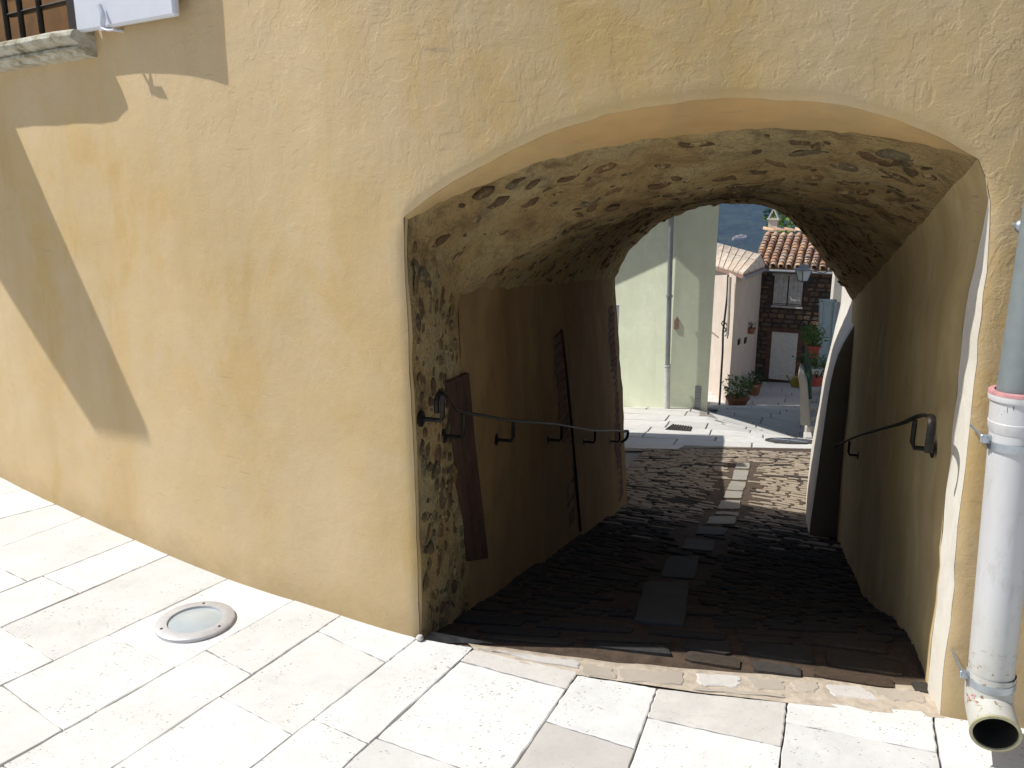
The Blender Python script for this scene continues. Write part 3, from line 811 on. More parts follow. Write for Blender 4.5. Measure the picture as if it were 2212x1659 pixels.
def cobble(c, L, w, zf, name_mesh=True):
    k = 7; v = []; n = 8
    ang = math.radians(-14) + random.uniform(-.08, .08); ca, sa = math.cos(ang), math.sin(ang)
    hgt = random.uniform(.001, .006); prof = []
    for i in range(n):
        t = 2 * math.pi * (i + .5) / n; a = abs(math.cos(t)) ** .3 * (1 if math.cos(t) > 0 else -1) * L / 2; b = abs(math.sin(t)) ** .3 * (1 if math.sin(t) > 0 else -1) * w / 2
        a *= random.uniform(.86, 1.0); b *= random.uniform(.8, 1.0); prof.append((a, b))
    out = []
    for sc, z in ((1.0, -.03), (.98, hgt * .4), (.80, hgt)):
        for a, b in prof:
            X = c.x + (a * ca - b * sa) * sc; Y = c.y + (a * sa + b * ca) * sc
            out.append(Vector((X, Y, zf(X, Y) + z + random.uniform(-.003, .003))))
    out.append(Vector((c.x, c.y, zf(c.x, c.y) + hgt + random.uniform(-.002, .003))))
    f = []
    for r_ in range(2):
        for i in range(n): j = (i + 1) % n; f.append((r_ * n + i, r_ * n + j, (r_ + 1) * n + j, (r_ + 1) * n + i))
    for i in range(n): f.append((2 * n + i, 2 * n + (i + 1) % n, 3 * n))
    return out, f
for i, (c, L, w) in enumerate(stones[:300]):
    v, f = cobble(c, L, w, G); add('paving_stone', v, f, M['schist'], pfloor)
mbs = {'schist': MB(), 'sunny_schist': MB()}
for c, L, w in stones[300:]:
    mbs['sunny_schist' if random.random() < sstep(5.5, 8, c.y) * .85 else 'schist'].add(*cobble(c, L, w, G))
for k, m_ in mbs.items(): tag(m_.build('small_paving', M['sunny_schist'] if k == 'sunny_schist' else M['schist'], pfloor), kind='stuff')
print('floor stones', len(stones))

# ---- stones showing through the vault and left jamb
def lump_mesh(name, mat, seed, irregular=.48):
    rnd = random.Random(seed); n = 9; prof = [rnd.uniform(1 - irregular, 1) for _ in range(n)]; v = []; 
    for sc, z in ((1.0, -.5), (.96, .15), (.7, .75)):
        for i in range(n):
            t = 2 * math.pi * i / n; v.append((math.cos(t) * prof[i] * sc, math.sin(t) * prof[i] * sc, z + rnd.uniform(-.12, .12)))
    v.append((0, 0, .9)); f = []
    for r_ in range(2):
        for i in range(n): j = (i + 1) % n; f.append((r_ * n + i, r_ * n + j, (r_ + 1) * n + j, (r_ + 1) * n + i))
    for i in range(n): f.append((2 * n + i, 2 * n + (i + 1) % n, 3 * n))
    return mesh(name, v, f, mat, True)
LUMPS = [lump_mesh('stone', M['dark_stone'], i) for i in range(8)]
def place_lump(rowf, u, v, n, su, sv, h, parent, lean=.2):
    r0 = rowf(v); r1 = rowf(min(1, v + .01)); i = min(len(r0) - 2, int(u * (len(r0) - 1)))
    p = r0[i]; a = (r1[i] - r0[i]).normalized(); b = (r0[i + 1] - r0[i]); b = (b - a * a.dot(b)).normalized()
    nn = a.cross(b)
    mid = Vector((lerp(.45, 2.0, v), lerp(2.4, 7.5, v), lerp(.7, -.3, v)))
    if nn.dot(mid - p) < 0: nn = -nn
    dirx = (b + a * random.uniform(-lean, lean) + Vector((0, 0, .0))).normalized(); diry = nn.cross(dirx)
    m = Matrix((dirx * su, diry * sv, nn * h)).transposed().to_4x4(); m.translation = p + nn * random.uniform(-.002, .003) + nn * (.012 * noise.noise(p * 5))
    o = bpy.data.objects.new('stone', random.choice(LUMPS)); COL.objects.link(o); o.parent = parent; o.matrix_world = m; o.matrix_parent_inverse = Matrix()
    o.matrix_basis = m; return o
cnt = 0; placed = []
rnd_tries = 0
while cnt < 290 and rnd_tries < 9000:
    rnd_tries += 1
    v = random.random() ** 1.25 * .97 + .012; u = random.uniform(.03, .975)
    if u < .12 and random.random() < .3: continue
    su, sv = random.uniform(.022, .07), random.uniform(.013, .030)
    if random.random() < (.30 if u > .6 and v < .4 else .10): su = random.uniform(.07, .12); sv = random.uniform(.03, .05)
    p = rowV(v)[int(u * (NV - 1))]
    if any((p - q).length < (su + s2) * .66 for q, s2 in placed): continue
    if v < .06 and .25 < u < .7 and random.random() < .6: continue
    placed.append((p, su)); place_lump(rowV, u, v, 0, su, sv, random.uniform(.004, .014), vault, .5); cnt += 1
def joined_lumps(rowf, n, vr, ur, sz, parent, nm):
    mb = MB(); src = [([v.co.copy() for v in l.vertices], [tuple(p.vertices) for p in l.polygons]) for l in LUMPS]
    for _ in range(n):
        v = random.uniform(*vr); u = random.uniform(*ur); o = place_lump(rowf, u, v, 0, random.uniform(*sz), random.uniform(sz[0] * .5, sz[1] * .5), random.uniform(.003, .010), parent, .8)
        vv, ff = random.choice(src); m = o.matrix_basis.copy(); bpy.data.objects.remove(o); mb.add([m @ q for q in vv], ff)
    o = mb.build(nm, M['dark_stone'], parent, True); o['kind'] = 'stuff'
joined_lumps(rowV, 620, (.01, .97), (.03, .97), (.010, .030), vault, 'small_stones')
joined_lumps(rowL, 150, (.006, .090), (.03, .98), (.008, .022), jamb, 'small_stones')
cnt = 0; placed = []; rnd_tries = 0
while cnt < 110 and rnd_tries < 6000:
    rnd_tries += 1
    v = random.uniform(.008, .088); u = random.uniform(.05, .97)
    su, sv = random.uniform(.02, .065), random.uniform(.015, .032)
    p = rowL(v)[int(u * (NL - 1))]
    if any((p - q).length < (su + s2) * .62 for q, s2 in placed): continue
    placed.append((p, su)); place_lump(rowL, u, v, 0, su, sv, random.uniform(.003, .011), jamb, .6); cnt += 1

HAZE = .00030
simple('red_board', (.07, .035, .022), .8, .3, 8, .3, .003)
simple('steel', (.52, .52, .53), .45, .08, 30, .05, .001, metal=.25)
simple('warm_wood', (.20, .10, .032), .75, .3, 6, .3, .004)
# ================================================================== BEYOND THE PASSAGE
tp = lambda p, z: Vector((p.x, p.y, z))
def wall_quad(mb, a, b, z0a, z0b, z1a, z1b=None): 
    z1b = z1a if z1b is None else z1b
    mb.add([tp(a, z0a), tp(b, z0b), tp(b, z1b), tp(a, z1a)], [(0, 1, 2, 3)])
# ---- green house
gC = V2(atF(1444, 882, 17)); dL = Vector((-math.cos(R(42)), math.sin(R(42)))); dR = Vector((math.cos(R(2)), -math.sin(R(2))))
gR = V2(atF(1527, 895, 16.79)); gB = Vector((5.55, 24.2)); gL = gC + dL * 5
gh = empty('green_house', (gC.x, gC.y, -3.2), 'tall pale green rendered house with downpipe at its corner, beyond the passage', 'house')
def zline(t): return 2.85 - .47 * t          # unseen verge added over the left face, sloped to shade its upper part
mb = MB()
mb.add([tp(gC, -3.6), tp(gL, -3.9), tp(gL, zline(5)), tp(gC, 2.85)], [(0, 1, 2, 3)])
mb.add([tp(gC, -3.6), tp(gC, 3.0), tp(gR, 3.0), tp(gR, -3.8)], [(3, 2, 1, 0)])
mb.add([tp(gR, -3.8), tp(gB, -4.8), tp(gB, 2.9), tp(gR, 2.9)], [(0, 1, 2, 3)])
gK = gL + Vector((2.5, 7)); mb.add([tp(gB, -5), tp(gK, -5), tp(gK, -.7), tp(gB, 2.9)], [(0, 1, 2, 3)]); mb.add([tp(gK, -5), tp(gL, -5), tp(gL, -.7), tp(gK, -.7)], [(0, 1, 2, 3)])
mb.build('wall', M['green_plaster'], gh)
nL = Vector((-dL.y, dL.x)) * 1.0
if nL.y > 0: nL = -nL
mb = MB()
a0, a1 = gC + dL * -.35, gC + dL * 5.4
p = [tp(a0 + nL * 1.0, zline(-.35)), tp(a1 + nL * 1.0, zline(5.4)), tp(a1 - nL * 4.5, zline(5.4)), tp(a0 - nL * 4.5, zline(-.35))]
mb.hexa([q for q in p] + [q + Vector((0, 0, .16)) for q in p]); mb.build('roof', M['roof_tile'], gh)
def pipe_part(pts, r, mat, name='downpipe', parent=None, n=12): return MB().tube(pts, r, n).build(name, mat, parent, True)
pt, pb = atF(1451, 440, 16.88), atF(1442, 788, 16.86)
pt = lerp(pb, pt, 1.35)
pipe_part([pt, pb], .050, M['zinc'], 'downpipe', gh)
pb2 = atF(1441, 881, 16.86); o = pipe_part([pb, lerp(pb, pb2, .04), lerp(pb, pb2, .041), pb2], [.075, .075, .062, .062], M['white_pot'], 'pipe_foot', gh)
for y in (637, 787): MB().tube([lerp(pt, pb, 1) if y > 700 else atF(1446, y, 16.86), (lerp(pt, pb, 1) if y > 700 else atF(1446, y, 16.86)) + Vector((0, 0, -.05))], .068, 12).build('pipe_collar', M['zinc'], gh, True)
def panel_on(a, b, x0, y0, x1, y1, th, name, mat, parent, out=.0, bevel=.0):
    """a flat rectangle fixed on the vertical plane through a, b; corners from the photo"""
    d = (b - a).normalized(); nn = Vector((d.y, -d.x))
    if nn.y > 0: nn = -nn
    n3 = Vector((nn.x, nn.y, 0)); P = tp(a, 0) + n3 * out
    q0 = atplane(x0, y0, P, n3); q1 = atplane(x1, y1, P, n3); d3 = Vector((d.x, d.y, 0))
    u0, u1 = sorted(((q0 - P).dot(d3), (q1 - P).dot(d3))); z1, z0 = max(q0.z, q1.z), min(q0.z, q1.z)
    back = [P + d3 * u + Vector((0, 0, z)) - n3 * .005 for u, z in ((u0, z0), (u1, z0), (u1, z1), (u0, z1))]
    front = [q + n3 * (th + .005) for q in back]
    mb = MB(); mb.hexa(back + front); return mb.build(name, mat, parent, bevel=bevel), (P, d3, n3, u0, u1, z0, z1)
o, _ = panel_on(gC, gR, 1457, 690, 1466, 711, .02, 'wall_plaque', M['plaque'], gh)
mb = MB(); P_, d_, n_, u0, u1, z0, z1 = _; mb.hexa([P_ + d_ * u + Vector((0, 0, z)) for u, z in ((lerp(u0, u1, .2), z1), (lerp(u0, u1, .8), z1), (lerp(u0, u1, .5), z1 + .07), (lerp(u0, u1, .49), z1 + .07))] + [P_ + d_ * u + Vector((0, 0, z)) + n_ * .015 for u, z in ((lerp(u0, u1, .2), z1), (lerp(u0, u1, .8), z1), (lerp(u0, u1, .5), z1 + .07), (lerp(u0, u1, .49), z1 + .07))]); mb.build('plaque_crest', M['plaque'], gh)
o, dd = panel_on(gC, gR, 1502, 833, 1512, 890, .012, 'vent', M['zinc'], gh)
for k in range(9):
    P_, d_, n_, u0, u1, z0, z1 = dd; z = lerp(z0, z1, (k + .5) / 9)
    MB().box(P_ + d_ * ((u0 + u1) / 2) + n_ * .022 + Vector((0, 0, z)), (u1 - u0 - .01, .012, .02), math.atan2(d_.y, d_.x)).build('slat', M['zinc'], o)
# white shutter folded back against the left face
sh0 = atF(1293, 658, 17.0); sh1 = atF(1338, 658, 16.95); zb = atF(1338, 792, 16.95).z
mb = MB(); q = [tp(sh0, zb), tp(sh1, zb), tp(sh1, sh1.z), tp(sh0, sh1.z)]; back = [p + Vector((0, .05, 0)) for p in q]; mb.hexa(back + q)
tag(mb.build('shutter', M['white_wood'], None, bevel=.008), 'white shutter folded open beside the mouth of the passage on the green house', 'shutter')

# ---- cream / pink house with slab roof
kC = V2(atF(1572, 877, 26)); kL = V2(atF(1530, 871, 28.6)); kL = kC + (kL - kC) * 2.4; kR = V2(atF(1629, 821, 30.6)); kRt = kR
ph = empty('cream_house', (kC.x, kC.y, -5.5), 'small cream and pink rendered house with pale slab roof', 'house')
mb = MB(); zt = 1.6 - .1157 * 26
mb.add([tp(kC, -6.2), tp(kL, -6.4), tp(kL, zt + .25), tp(kC, zt)], [(0, 1, 2, 3)])
mb.add([tp(kC, -6.2), tp(kR, -6.4), tp(kR, zt - .1), tp(kC, zt)], [(3, 2, 1, 0)]); kX = kL + Vector((1.5, 3))
mb.add([tp(kR, -6.4), tp(kX, -6.4), tp(kX, zt + .2), tp(kR, zt - .1)], [(0, 3, 2, 1)]); mb.build('wall', M['pink_plaster'], ph)
rA, rB, rC = atF(1606, 592.5, 25.6), atF(1653, 575, 30.2), atF(1643, 551, 31.0); rD, rE = atF(1548, 525, 30.3), atF(1546, 575, 28.2)
rD2 = rD + (rD - rC) * .5; rE2 = rE + (rE - rA) * .6
nc, nr = 9, 3
def rp(u, v): return lerp(lerp(rE2, rA, u), lerp(rD2, rC, u), v)
mb = MB(); q = [rE2, rA, rB, rC, rD2]; mb.add([p + Vector((0, 0, -.03)) for p in q] + [p + Vector((0, 0, -.14)) for p in q], [(0, 1, 2, 3, 4), (5, 9, 8, 7, 6)] + [(i, (i + 5), (i + 1) % 5 + 5, (i + 1) % 5) for i in range(5)])
roofo = mb.build('roof', M['plaque'], ph)
for i in range(nc):
    for j in range(nr):
        u0, u1 = i / nc + .007, (i + 1) / nc - .007; v0, v1 = j / nr + .003, (j + 1) / nr + .01
        q = [rp(u0, v0), rp(u1, v0), rp(u1, v1), rp(u0, v1)]; lift = .012 * (nr - j) / nr + random.uniform(0, .012)
        c_ = [p + Vector((0, 0, lift + (.022 if k in (0, 1) else .004))) for k, p in enumerate(q)]
        MB().hexa([p + Vector((0, 0, -.02)) for p in q] + c_).build('roof_slab', M['roof_slab'], roofo)
q = [rA, rB, rC]; 
for k in range(4):
    t0, t1 = k / 4 + .01, (k + 1) / 4 - .01
    a, b = lerp(rA, rB, t0), lerp(rA, rB, t1); c, d = lerp(rA, rC, t1), lerp(rA, rC, t0)
    MB().hexa([p + Vector((0, 0, -.02)) for p in (a, b, c, d)] + [p + Vector((0, 0, .035)) for p in (a, b, c, d)]).build('roof_slab', M['roof_slab'], roofo)
MB().tube([rA + Vector((0, -.05, -.12)), rB + Vector((.0, -.05, -.12))], .05, 8).build('gutter', M['zinc'], ph, True)
cp = [atF(1573, 594, 26.1), atF(1571, 640, 26.0), atF(1562, 716, 25.95), atF(1561, 760, 26.0), atF(1554, 876, 26.05)]
pipe_part(cp, .035, M['lantern_metal'], 'cable', ph, 6)
cp = [atF(1577, 598, 25.95), atF(1573, 700, 25.9), atF(1571, 725, 25.9)]; pipe_part(cp, .05, M['pink_plaster'], 'downpipe', ph, 8)
mb = MB()
for k in range(7):
    a = atF(1563 + random.uniform(-2, 9), 688 + k * 5, 25.9); mb.tube([a, a + Vector((random.uniform(-.05, .15), 0, random.uniform(-.12, -.04))), a + Vector((random.uniform(-.1, .1), 0, -.2))], .018, 5)
mb.build('cable_tangle', M['lantern_metal'], ph)
o, _ = panel_on(kC, kL, 1537, 715, 1553, 732, .14, 'meter_box', M['plaque'], ph, bevel=.01)
o, _ = panel_on(kC, kL, 1529, 845, 1550, 871, .03, 'grille', M['dark_wood'], ph)
for hx, hy in ((1595, 738), (1609, 735)): o, _ = panel_on(kC, kR, hx - 1.5, hy - 4, hx + 1.5, hy + 4, .04, 'wall_hook', M['dark_wood'], ph)
def leaves(c, rad, n, mat, name, parent, size=.05, up=.3, seed=0, squash=.8):
    rnd = random.Random(seed); mb = MB()
    for _ in range(n):
        while True:
            d = Vector((rnd.uniform(-1, 1), rnd.uniform(-1, 1), rnd.uniform(-1, 1)))
            if .25 < d.length < 1: break
        p = Vector(c) + Vector((d.x * rad, d.y * rad, d.z * rad * squash)) * (1 + .35 * noise.noise(d * 2.2 + Vector((seed, 0, 0))))
        a = (d + Vector((rnd.uniform(-.7, .7), rnd.uniform(-.7, .7), rnd.uniform(-.3, .9)))).normalized(); b = a.orthogonal().normalized() ; b = (Matrix.Rotation(rnd.uniform(0, 6.3), 3, a) @ b)
        s_ = size * rnd.uniform(.6, 1.3)
        mb.add([p - b * s_ * .4, p + a * s_ * .5 + b * 0, p + b * s_ * .4 + a * s_ * .2, p + a * s_ * 1.3], [(0, 1, 3), (1, 2, 3)])
    return mb.build(name, mat, parent)
def pot(loc, r, h, mat, label, plant=None, lr=.2, ln=120, lm='leaf', flowers=0, tall=0.0, seed=1, cat='flower pot', name='flower_pot', group=None, ls=.05):
    e = empty(name, loc, label, cat, group); c = Vector(loc)
    MB().lathe(c, [(r * .68, 0), (r * .95, h * .82), (r * 1.08, h * .83), (r * 1.08, h), (r * .92, h), (r * .90, h * .9), (.001, h * .9)], 16, cap=False).build('pot', mat, e, True)
    if plant is not None:
        leaves(c + Vector((0, 0, h + lr * .7 + tall)), lr, ln, M[lm], 'foliage', e, ls, seed=seed)
        mb = MB()
        for k in range(6): mb.tube([c + Vector((0, 0, h * .85)), c + Vector((random.uniform(-.5, .5) * lr, random.uniform(-.5, .5) * lr, h + lr + tall))], .008, 5)
        mb.build('stem', M['dark_leaf'], e)
    if flowers: leaves(c + Vector((lr * .3, 0, h + lr * 1.0)), lr * 1.0, flowers, M['white_petal'], 'flower', e, .05, seed=seed + 5)
    return e
# hanging dark pot and a lantern arm on the pink side wall
hp = lerp(tp(kC, 0), tp(kR, 0), .78); hz = atplane(1619, 706, hp, Vector((kR.y - kC.y, -(kR.x - kC.x), 0)))
pot((hz.x - .0, hz.y - .22, hz.z - .2), .16, .2, M['terracotta'], 'small hanging terracotta pot high on the pink side wall', 1, .16, 60, 'dark_leaf', seed=3, name='hanging_pot')

# ---- stone house with canal tile roof
hd = Vector((math.cos(R(-25)), math.sin(R(-25)))); hn = Vector((hd.y, -hd.x)); hW = Vector((9.16, 31.0)); hu = -hn
sth = empty('stone_house', (10.3, 30.5, -6), 'dark rubble stone house with canal tile roof and white door', 'house')
h3, n3 = Vector((hd.x, hd.y, 0)), Vector((hn.x, hn.y, 0))
def hpt(u, z, o=0.0): return Vector((hW.x, hW.y, 0)) + h3 * u + n3 * o + Vector((0, 0, z))
def hpx(x, y, o=0.0):
    p = atplane(x, y, hpt(0, 0, o), n3); return (p - hpt(0, 0, o)).dot(h3), p.z
wu0, wz1 = hpx(1673, 594); wu1, wz0 = hpx(1732, 664)
du0, dz1 = hpx(1666, 716); du1, dz0 = hpx(1716, 823)
du0 = hpx(1664, 770)[0]
HT, HW_ = -1.62, 3.4
mb = MB(); us = [-.02, wu0, wu1, HW_]
def hq(u0, u1, z0, z1, o=-.03): mb.add([hpt(u0, z0, o), hpt(u1, z0, o), hpt(u1, z1, o), hpt(u0, z1, o)], [(0, 1, 2, 3)])
hq(-.02, HW_, -6.4, HT); mb.add([hpt(-.02, -6.4), hpt(-.02, -6.4, -4), hpt(-.02, HT, -4), hpt(-.02, HT)], [(0, 1, 2, 3)]); mb.add([hpt(HW_, -6.4), hpt(HW_, -6.4, -4), hpt(HW_, HT, -4), hpt(HW_, HT)], [(0, 1, 2, 3)])
hwall = mb.build('wall', M['dark_mortar'], sth)
def bump_stone(name, c, w, h, mat, parent, th=.05):
    n = 8; v = []; 
    pr = [(abs(math.cos(2 * math.pi * (i + .5) / n)) ** .5 * (1 if math.cos(2 * math.pi * (i + .5) / n) > 0 else -1) * w / 2 * random.uniform(.85, 1), abs(math.sin(2 * math.pi * (i + .5) / n)) ** .5 * (1 if math.sin(2 * math.pi * (i + .5) / n) > 0 else -1) * h / 2 * random.uniform(.8, 1)) for i in range(n)]
    for s_, o in ((1, -.04), (.96, th * .5), (.75, th)):
        for a, b in pr: v.append(c + h3 * a * s_ + Vector((0, 0, b * s_)) + n3 * (o + random.uniform(-.008, .008)))
    f = [(r_ * n + i, r_ * n + (i + 1) % n, (r_ + 1) * n + (i + 1) % n, (r_ + 1) * n + i) for r_ in range(2) for i in range(n)] + [tuple(range(2 * n, 3 * n))]
    return add(name, v, f, mat, parent)
z = -6.05; ns = 0
while z < HT - .05:
    rh = random.uniform(.11, .20); u = random.uniform(-.05, .1)
    while u < 3.0:
        w = random.uniform(.16, .42); c = (u + w / 2, z + rh / 2)
        if not ((wu0 - .1 < c[0] < wu1 + .1 and wz0 - .08 < c[1] < wz1 + .1) or (du0 - .2 < c[0] < du1 + .2 and c[1] < dz1 + .16)):
            bump_stone('stone', hpt(c[0], c[1]), w, rh, M['house_stone'], hwall, random.uniform(.01, .05)); ns += 1
        u += w + .02
    z += rh + .018
print('house stones', ns)
# brick jambs and flat arch of the door
z = dz0
while z < dz1 + .02:
    for u in (du0 - .09, du1 + .09):
        MB().box(hpt(u, z + .03, .01), (.17 + random.uniform(-.02, .02), .06, .052), R(-25)).build('brick', M['brick'], hwall)
    z += .066
u = du0 - .15
while u < du1 + .16:
    MB().box(hpt(u, dz1 + .09, .012), (.055, .06, .15), R(-25)).build('brick', M['brick'], hwall); u += .068
dr = MB().box(hpt((du0 + du1) / 2, (dz0 + dz1) / 2, -.005), (du1 - du0, .05, dz1 - dz0), R(-25)).build('door', M['white_wood'], sth)
for k in range(5): MB().box(hpt(lerp(du0, du1, (k + .5) / 5), (dz0 + dz1) / 2, .022), ((du1 - du0) / 5 - .012, .014, dz1 - dz0 - .03), R(-25)).build('plank', M['white_wood'], dr)
MB().lathe(hpt(lerp(du0, du1, .87), dz0 + .95, .03), [(.02, 0), (.03, .03), (.028, .05), (.001, .06)], 10, n3).build('handle', M['dark_wood'], dr, True)
wn_ = MB().box(hpt((wu0 + wu1) / 2, (wz0 + wz1) / 2, -.01), (wu1 - wu0, .04, wz1 - wz0), R(-25)).build('window', M['dark_wood'], sth)
for k in range(2):
    a, b = lerp(wu0, wu1, k / 2 + .02), lerp(wu0, wu1, k / 2 + .48)
    for i in range(3): MB().box(hpt(lerp(a, b, (i + .5) / 3), (wz0 + wz1) / 2 + .02, .03), ((b - a) / 3 - .006, .03, wz1 - wz0 - .06), R(-25)).build('shutter_board', M['old_white_wood'], wn_)
MB().box(hpt((wu0 + wu1) / 2, wz1 + .03, .02), (wu1 - wu0 + .12, .06, .09), R(-25)).build('window_frame', M['old_white_wood'], wn_)
MB().box(hpt((wu0 + wu1) / 2, wz0 - .01, .05), (wu1 - wu0 + .05, .10, .07), R(-25)).build('sill', M['old_white_wood'], wn_)
MB().box(hpt(lerp(wu0, wu1, .5), wz0 + .10, .05), (wu1 - wu0 - .1, .015, .02), R(-25)).build('shutter_bar', M['dark_wood'], wn_)
# roof
SL = math.tan(R(23)); RW = 2.65; ez = -1.55
def rpt(u, w, h=0.0): return hpt(u, ez + w * SL + h, .28 - w)
mb = MB(); q = [rpt(-.12, -.02, -.06), rpt(4.2, -.02, -.06), rpt(4.2, RW, -.06), rpt(-.12, RW, -.06)]
mb.hexa([p + Vector((0, 0, -.07)) for p in q] + q); q2 = [rpt(-.12, RW, -.06), rpt(4.2, RW, -.06), hpt(4.2, ez, -5), hpt(-.12, ez, -5)]; mb.hexa([p + Vector((0, 0, -.07)) for p in q2] + q2)
rf = mb.build('roof', M['house_stone'], sth)
def tile_mesh():
    v = []; f = []; n = 7
    for k, (w, r, h) in enumerate(((0, .122, .028), (.44, .088, -.03))):
        for rr in (r, r - .018):
            for i in range(n): t = math.pi * i / (n - 1); v.append((-math.cos(t) * rr, w, math.sin(t) * rr * .9 + h))
    for i in range(n - 1): f += [(i, i + 1, 2 * n + i + 1, 2 * n + i), (n + i, 3 * n + i, 3 * n + i + 1, n + i + 1), (i, n + i, n + i + 1, i + 1)]
    return mesh('roof_tile', v, f, M['roof_tile'], True)
TM = tile_mesh()
sl = math.atan(SL)
bx, by = h3, (-n3 * math.cos(sl) + Vector((0, 0, math.sin(sl)))); bz = bx.cross(by)
def tile_at(u, w, mesh_, parent, nm='roof_tile', roll=0.0):
    m = Matrix((bx, by, bz)).transposed().to_4x4(); m.translation = rpt(u, w, .0)
    m = m @ Matrix.Rotation(random.uniform(-.05, .05) + roll, 4, 'Z') @ Matrix.Rotation(random.uniform(-.04, .04), 4, 'Y')
    o = bpy.data.objects.new(nm, mesh_); COL.objects.link(o); o.parent = parent; o.matrix_parent_inverse = Matrix(); o.matrix_basis = m; 
    return o
row = .235; nrow = 11
for i in range(14):
    for j in range(nrow):
        tile_at(i * .288 - .02 + random.uniform(-.012, .012), (j * row) * math.cos(sl) * .98 - .06 + random.uniform(-.02, .02), TM, rf)
rt = rpt(-.2, RW - .05, .05)
for k in range(9):
    m = Matrix((by.cross(bz) * 0 + Vector((0, 0, 1)).cross(h3), h3, Vector((0, 0, 1)))).transposed().to_4x4(); m.translation = rpt(-.25 + k * .40, RW - .02, .02)
    o = bpy.data.objects.new('ridge_tile', TM); COL.objects.link(o); o.parent = rf; o.matrix_parent_inverse = Matrix(); o.matrix_basis = m
MB().tube([rpt(-.2, -.1, -.12), rpt(3.6, -.1, -.12)], .055, 8).build('gutter', M['zinc'], sth, True)
# chimney with a little gabled cowl
cb_ = atF(1669, 505, 33.4); ch = MB().box(cb_ + Vector((0, 0, .1)), (.34, .34, .9), R(-25)).build('chimney', M['white_render'], sth)
ctop = cb_.z + .55
MB().box(Vector((cb_.x, cb_.y, ctop + .03)), (.46, .46, .06), R(-25)).build('chimney_slab', M['white_render'], ch)
for sg in (-1, 1):
    a = Vector((cb_.x, cb_.y, ctop + .06)) + h3 * (.20 * sg); b = Vector((cb_.x, cb_.y, ctop + .50)); mb = MB()
    w_ = n3 * .19; t_ = h3 * (-.045 * sg)
    mb.hexa([a - w_, a + w_, a + w_ + t_, a - w_ + t_, b - w_, b + w_, b + w_ + t_ * .4 - Vector((0, 0, .08)), b - w_ + t_ * .4 - Vector((0, 0, .08))]); mb.build('cowl_tile', M['white_render'], ch)
# vine or small tree behind the roof
tr = empty('small_tree', (12.1, 37, -5), 'bright green young tree behind the tiled ridge beside the chimney', 'tree')
tc = atF(1697, 484, 36.5); leaves(tc, .75, 420, M['bright_leaf'], 'crown', tr, .17, seed=4); leaves(tc + Vector((-.35, .3, .35)), .45, 140, M['dark_leaf'], 'crown', tr, .16, seed=9)
MB().tube([(tc.x, tc.y, -6.3), (tc.x + .1, tc.y, -3), tc], [.12, .09, .04], 8).build('trunk', M['dark_wood'], tr)

# ---- white house on the right, street lamp on its corner
wh = empty('white_house', (9, 23, -5), 'rough white rendered house corner at the right of the yard', 'house')
a, b, c, d = V2(atF(1794, 640, 24.5)), V2(atF(1800, 640, 22.2)), Vector((12.5, 21.0)), Vector((12.5, 25.5))
mb = MB(); wall_quad(mb, a, b, -6, -6, .9); wall_quad(mb, b, c, -6, -6, .9); wall_quad(mb, c, d, -6, -6, .9); wall_quad(mb, d, a, -6, -6, .9)
mb.add([tp(a, .9), tp(b, .9), tp(c, .9), tp(d, .9)], [(0, 1, 2, 3)]); mb.build('wall', M['white_render'], wh)
LF = 22.3
lamp = empty('wall_lantern', atF(1735, 600, LF), 'grey four sided street lantern hanging from a scrolled wall bracket', 'street lamp')
lt = atF(1736.5, 583, LF); lb = atF(1736.5, 607, LF); hh = lt.z - lb.z
def sqf(c, r, z): return [Vector((c.x + x * r, c.y + y * r, z)) for x, y in ((-1, -1), (1, -1), (1, 1), (-1, 1))]
def rotq(q, c, a): return [Vector((c.x, c.y, 0)) + (Matrix.Rotation(a, 3, 'Z') @ (p - Vector((c.x, c.y, 0)))) for p in q]
rot_ = R(20)
r1, r0 = .155, .088
fr = MB()
for k in range(4):
    t_, b_ = rotq(sqf(lt, r1, lt.z), lt, rot_), rotq(sqf(lt, r0, lb.z), lt, rot_)
    fr.tube([t_[k], b_[k]], .012, 6); fr.tube([t_[k], t_[(k + 1) % 4]], .014, 6); fr.tube([b_[k], b_[(k + 1) % 4]], .014, 6)
    c0 = Vector((lt.x, lt.y, (lt.z + lb.z) / 2)); sh = lambda p: c0 + (p - c0) * .97
    add('pane', [sh(p) for p in (b_[k], b_[(k + 1) % 4], t_[(k + 1) % 4], t_[k])], [(0, 1, 2, 3)], M['lantern_glass'], lamp)
fr.build('frame', M['lantern_metal'], lamp)
mb = MB(); mb.hexa(rotq(sqf(lt, .20, lt.z + .005), lt, rot_) + rotq(sqf(lt, .10, lt.z + .06), lt, rot_)); mb.hexa(rotq(sqf(lt, .10, lt.z + .062), lt, rot_) + rotq(sqf(lt, .075, lt.z + .14), lt, rot_)); mb.build('lamp_roof', M['zinc'], lamp)
bt = atF(1738, 556, LF); be = atF(1806, 556, LF + .3)
mb = MB(); mb.tube([bt, be], .014, 6); mb.tube([bt, bt + Vector((0, 0, -.16)), Vector((lt.x, lt.y, lt.z + .14))], .012, 6)
for k in range(4):
    c = bt + Vector((.12 + k * .19, 0, -.09)); mb.tube([c + Vector((math.cos(t * .9) * (.075 - t * .008), 0, math.sin(t * .9) * (.075 - t * .008))) for t in range(8)], .009, 5)
mb.tube([bt + Vector((.02, 0, -.17)), be + Vector((0, 0, -.2))], .01, 6)
mb.build('bracket', M['lantern_metal'], lamp, True)
mb = MB(); mb.tube([atF(1800, 583, 22.2), atF(1778, 590, 22.3), atF(1740, 582, LF)], .012, 5); mb.build('cable', M['lantern_metal'], lamp)

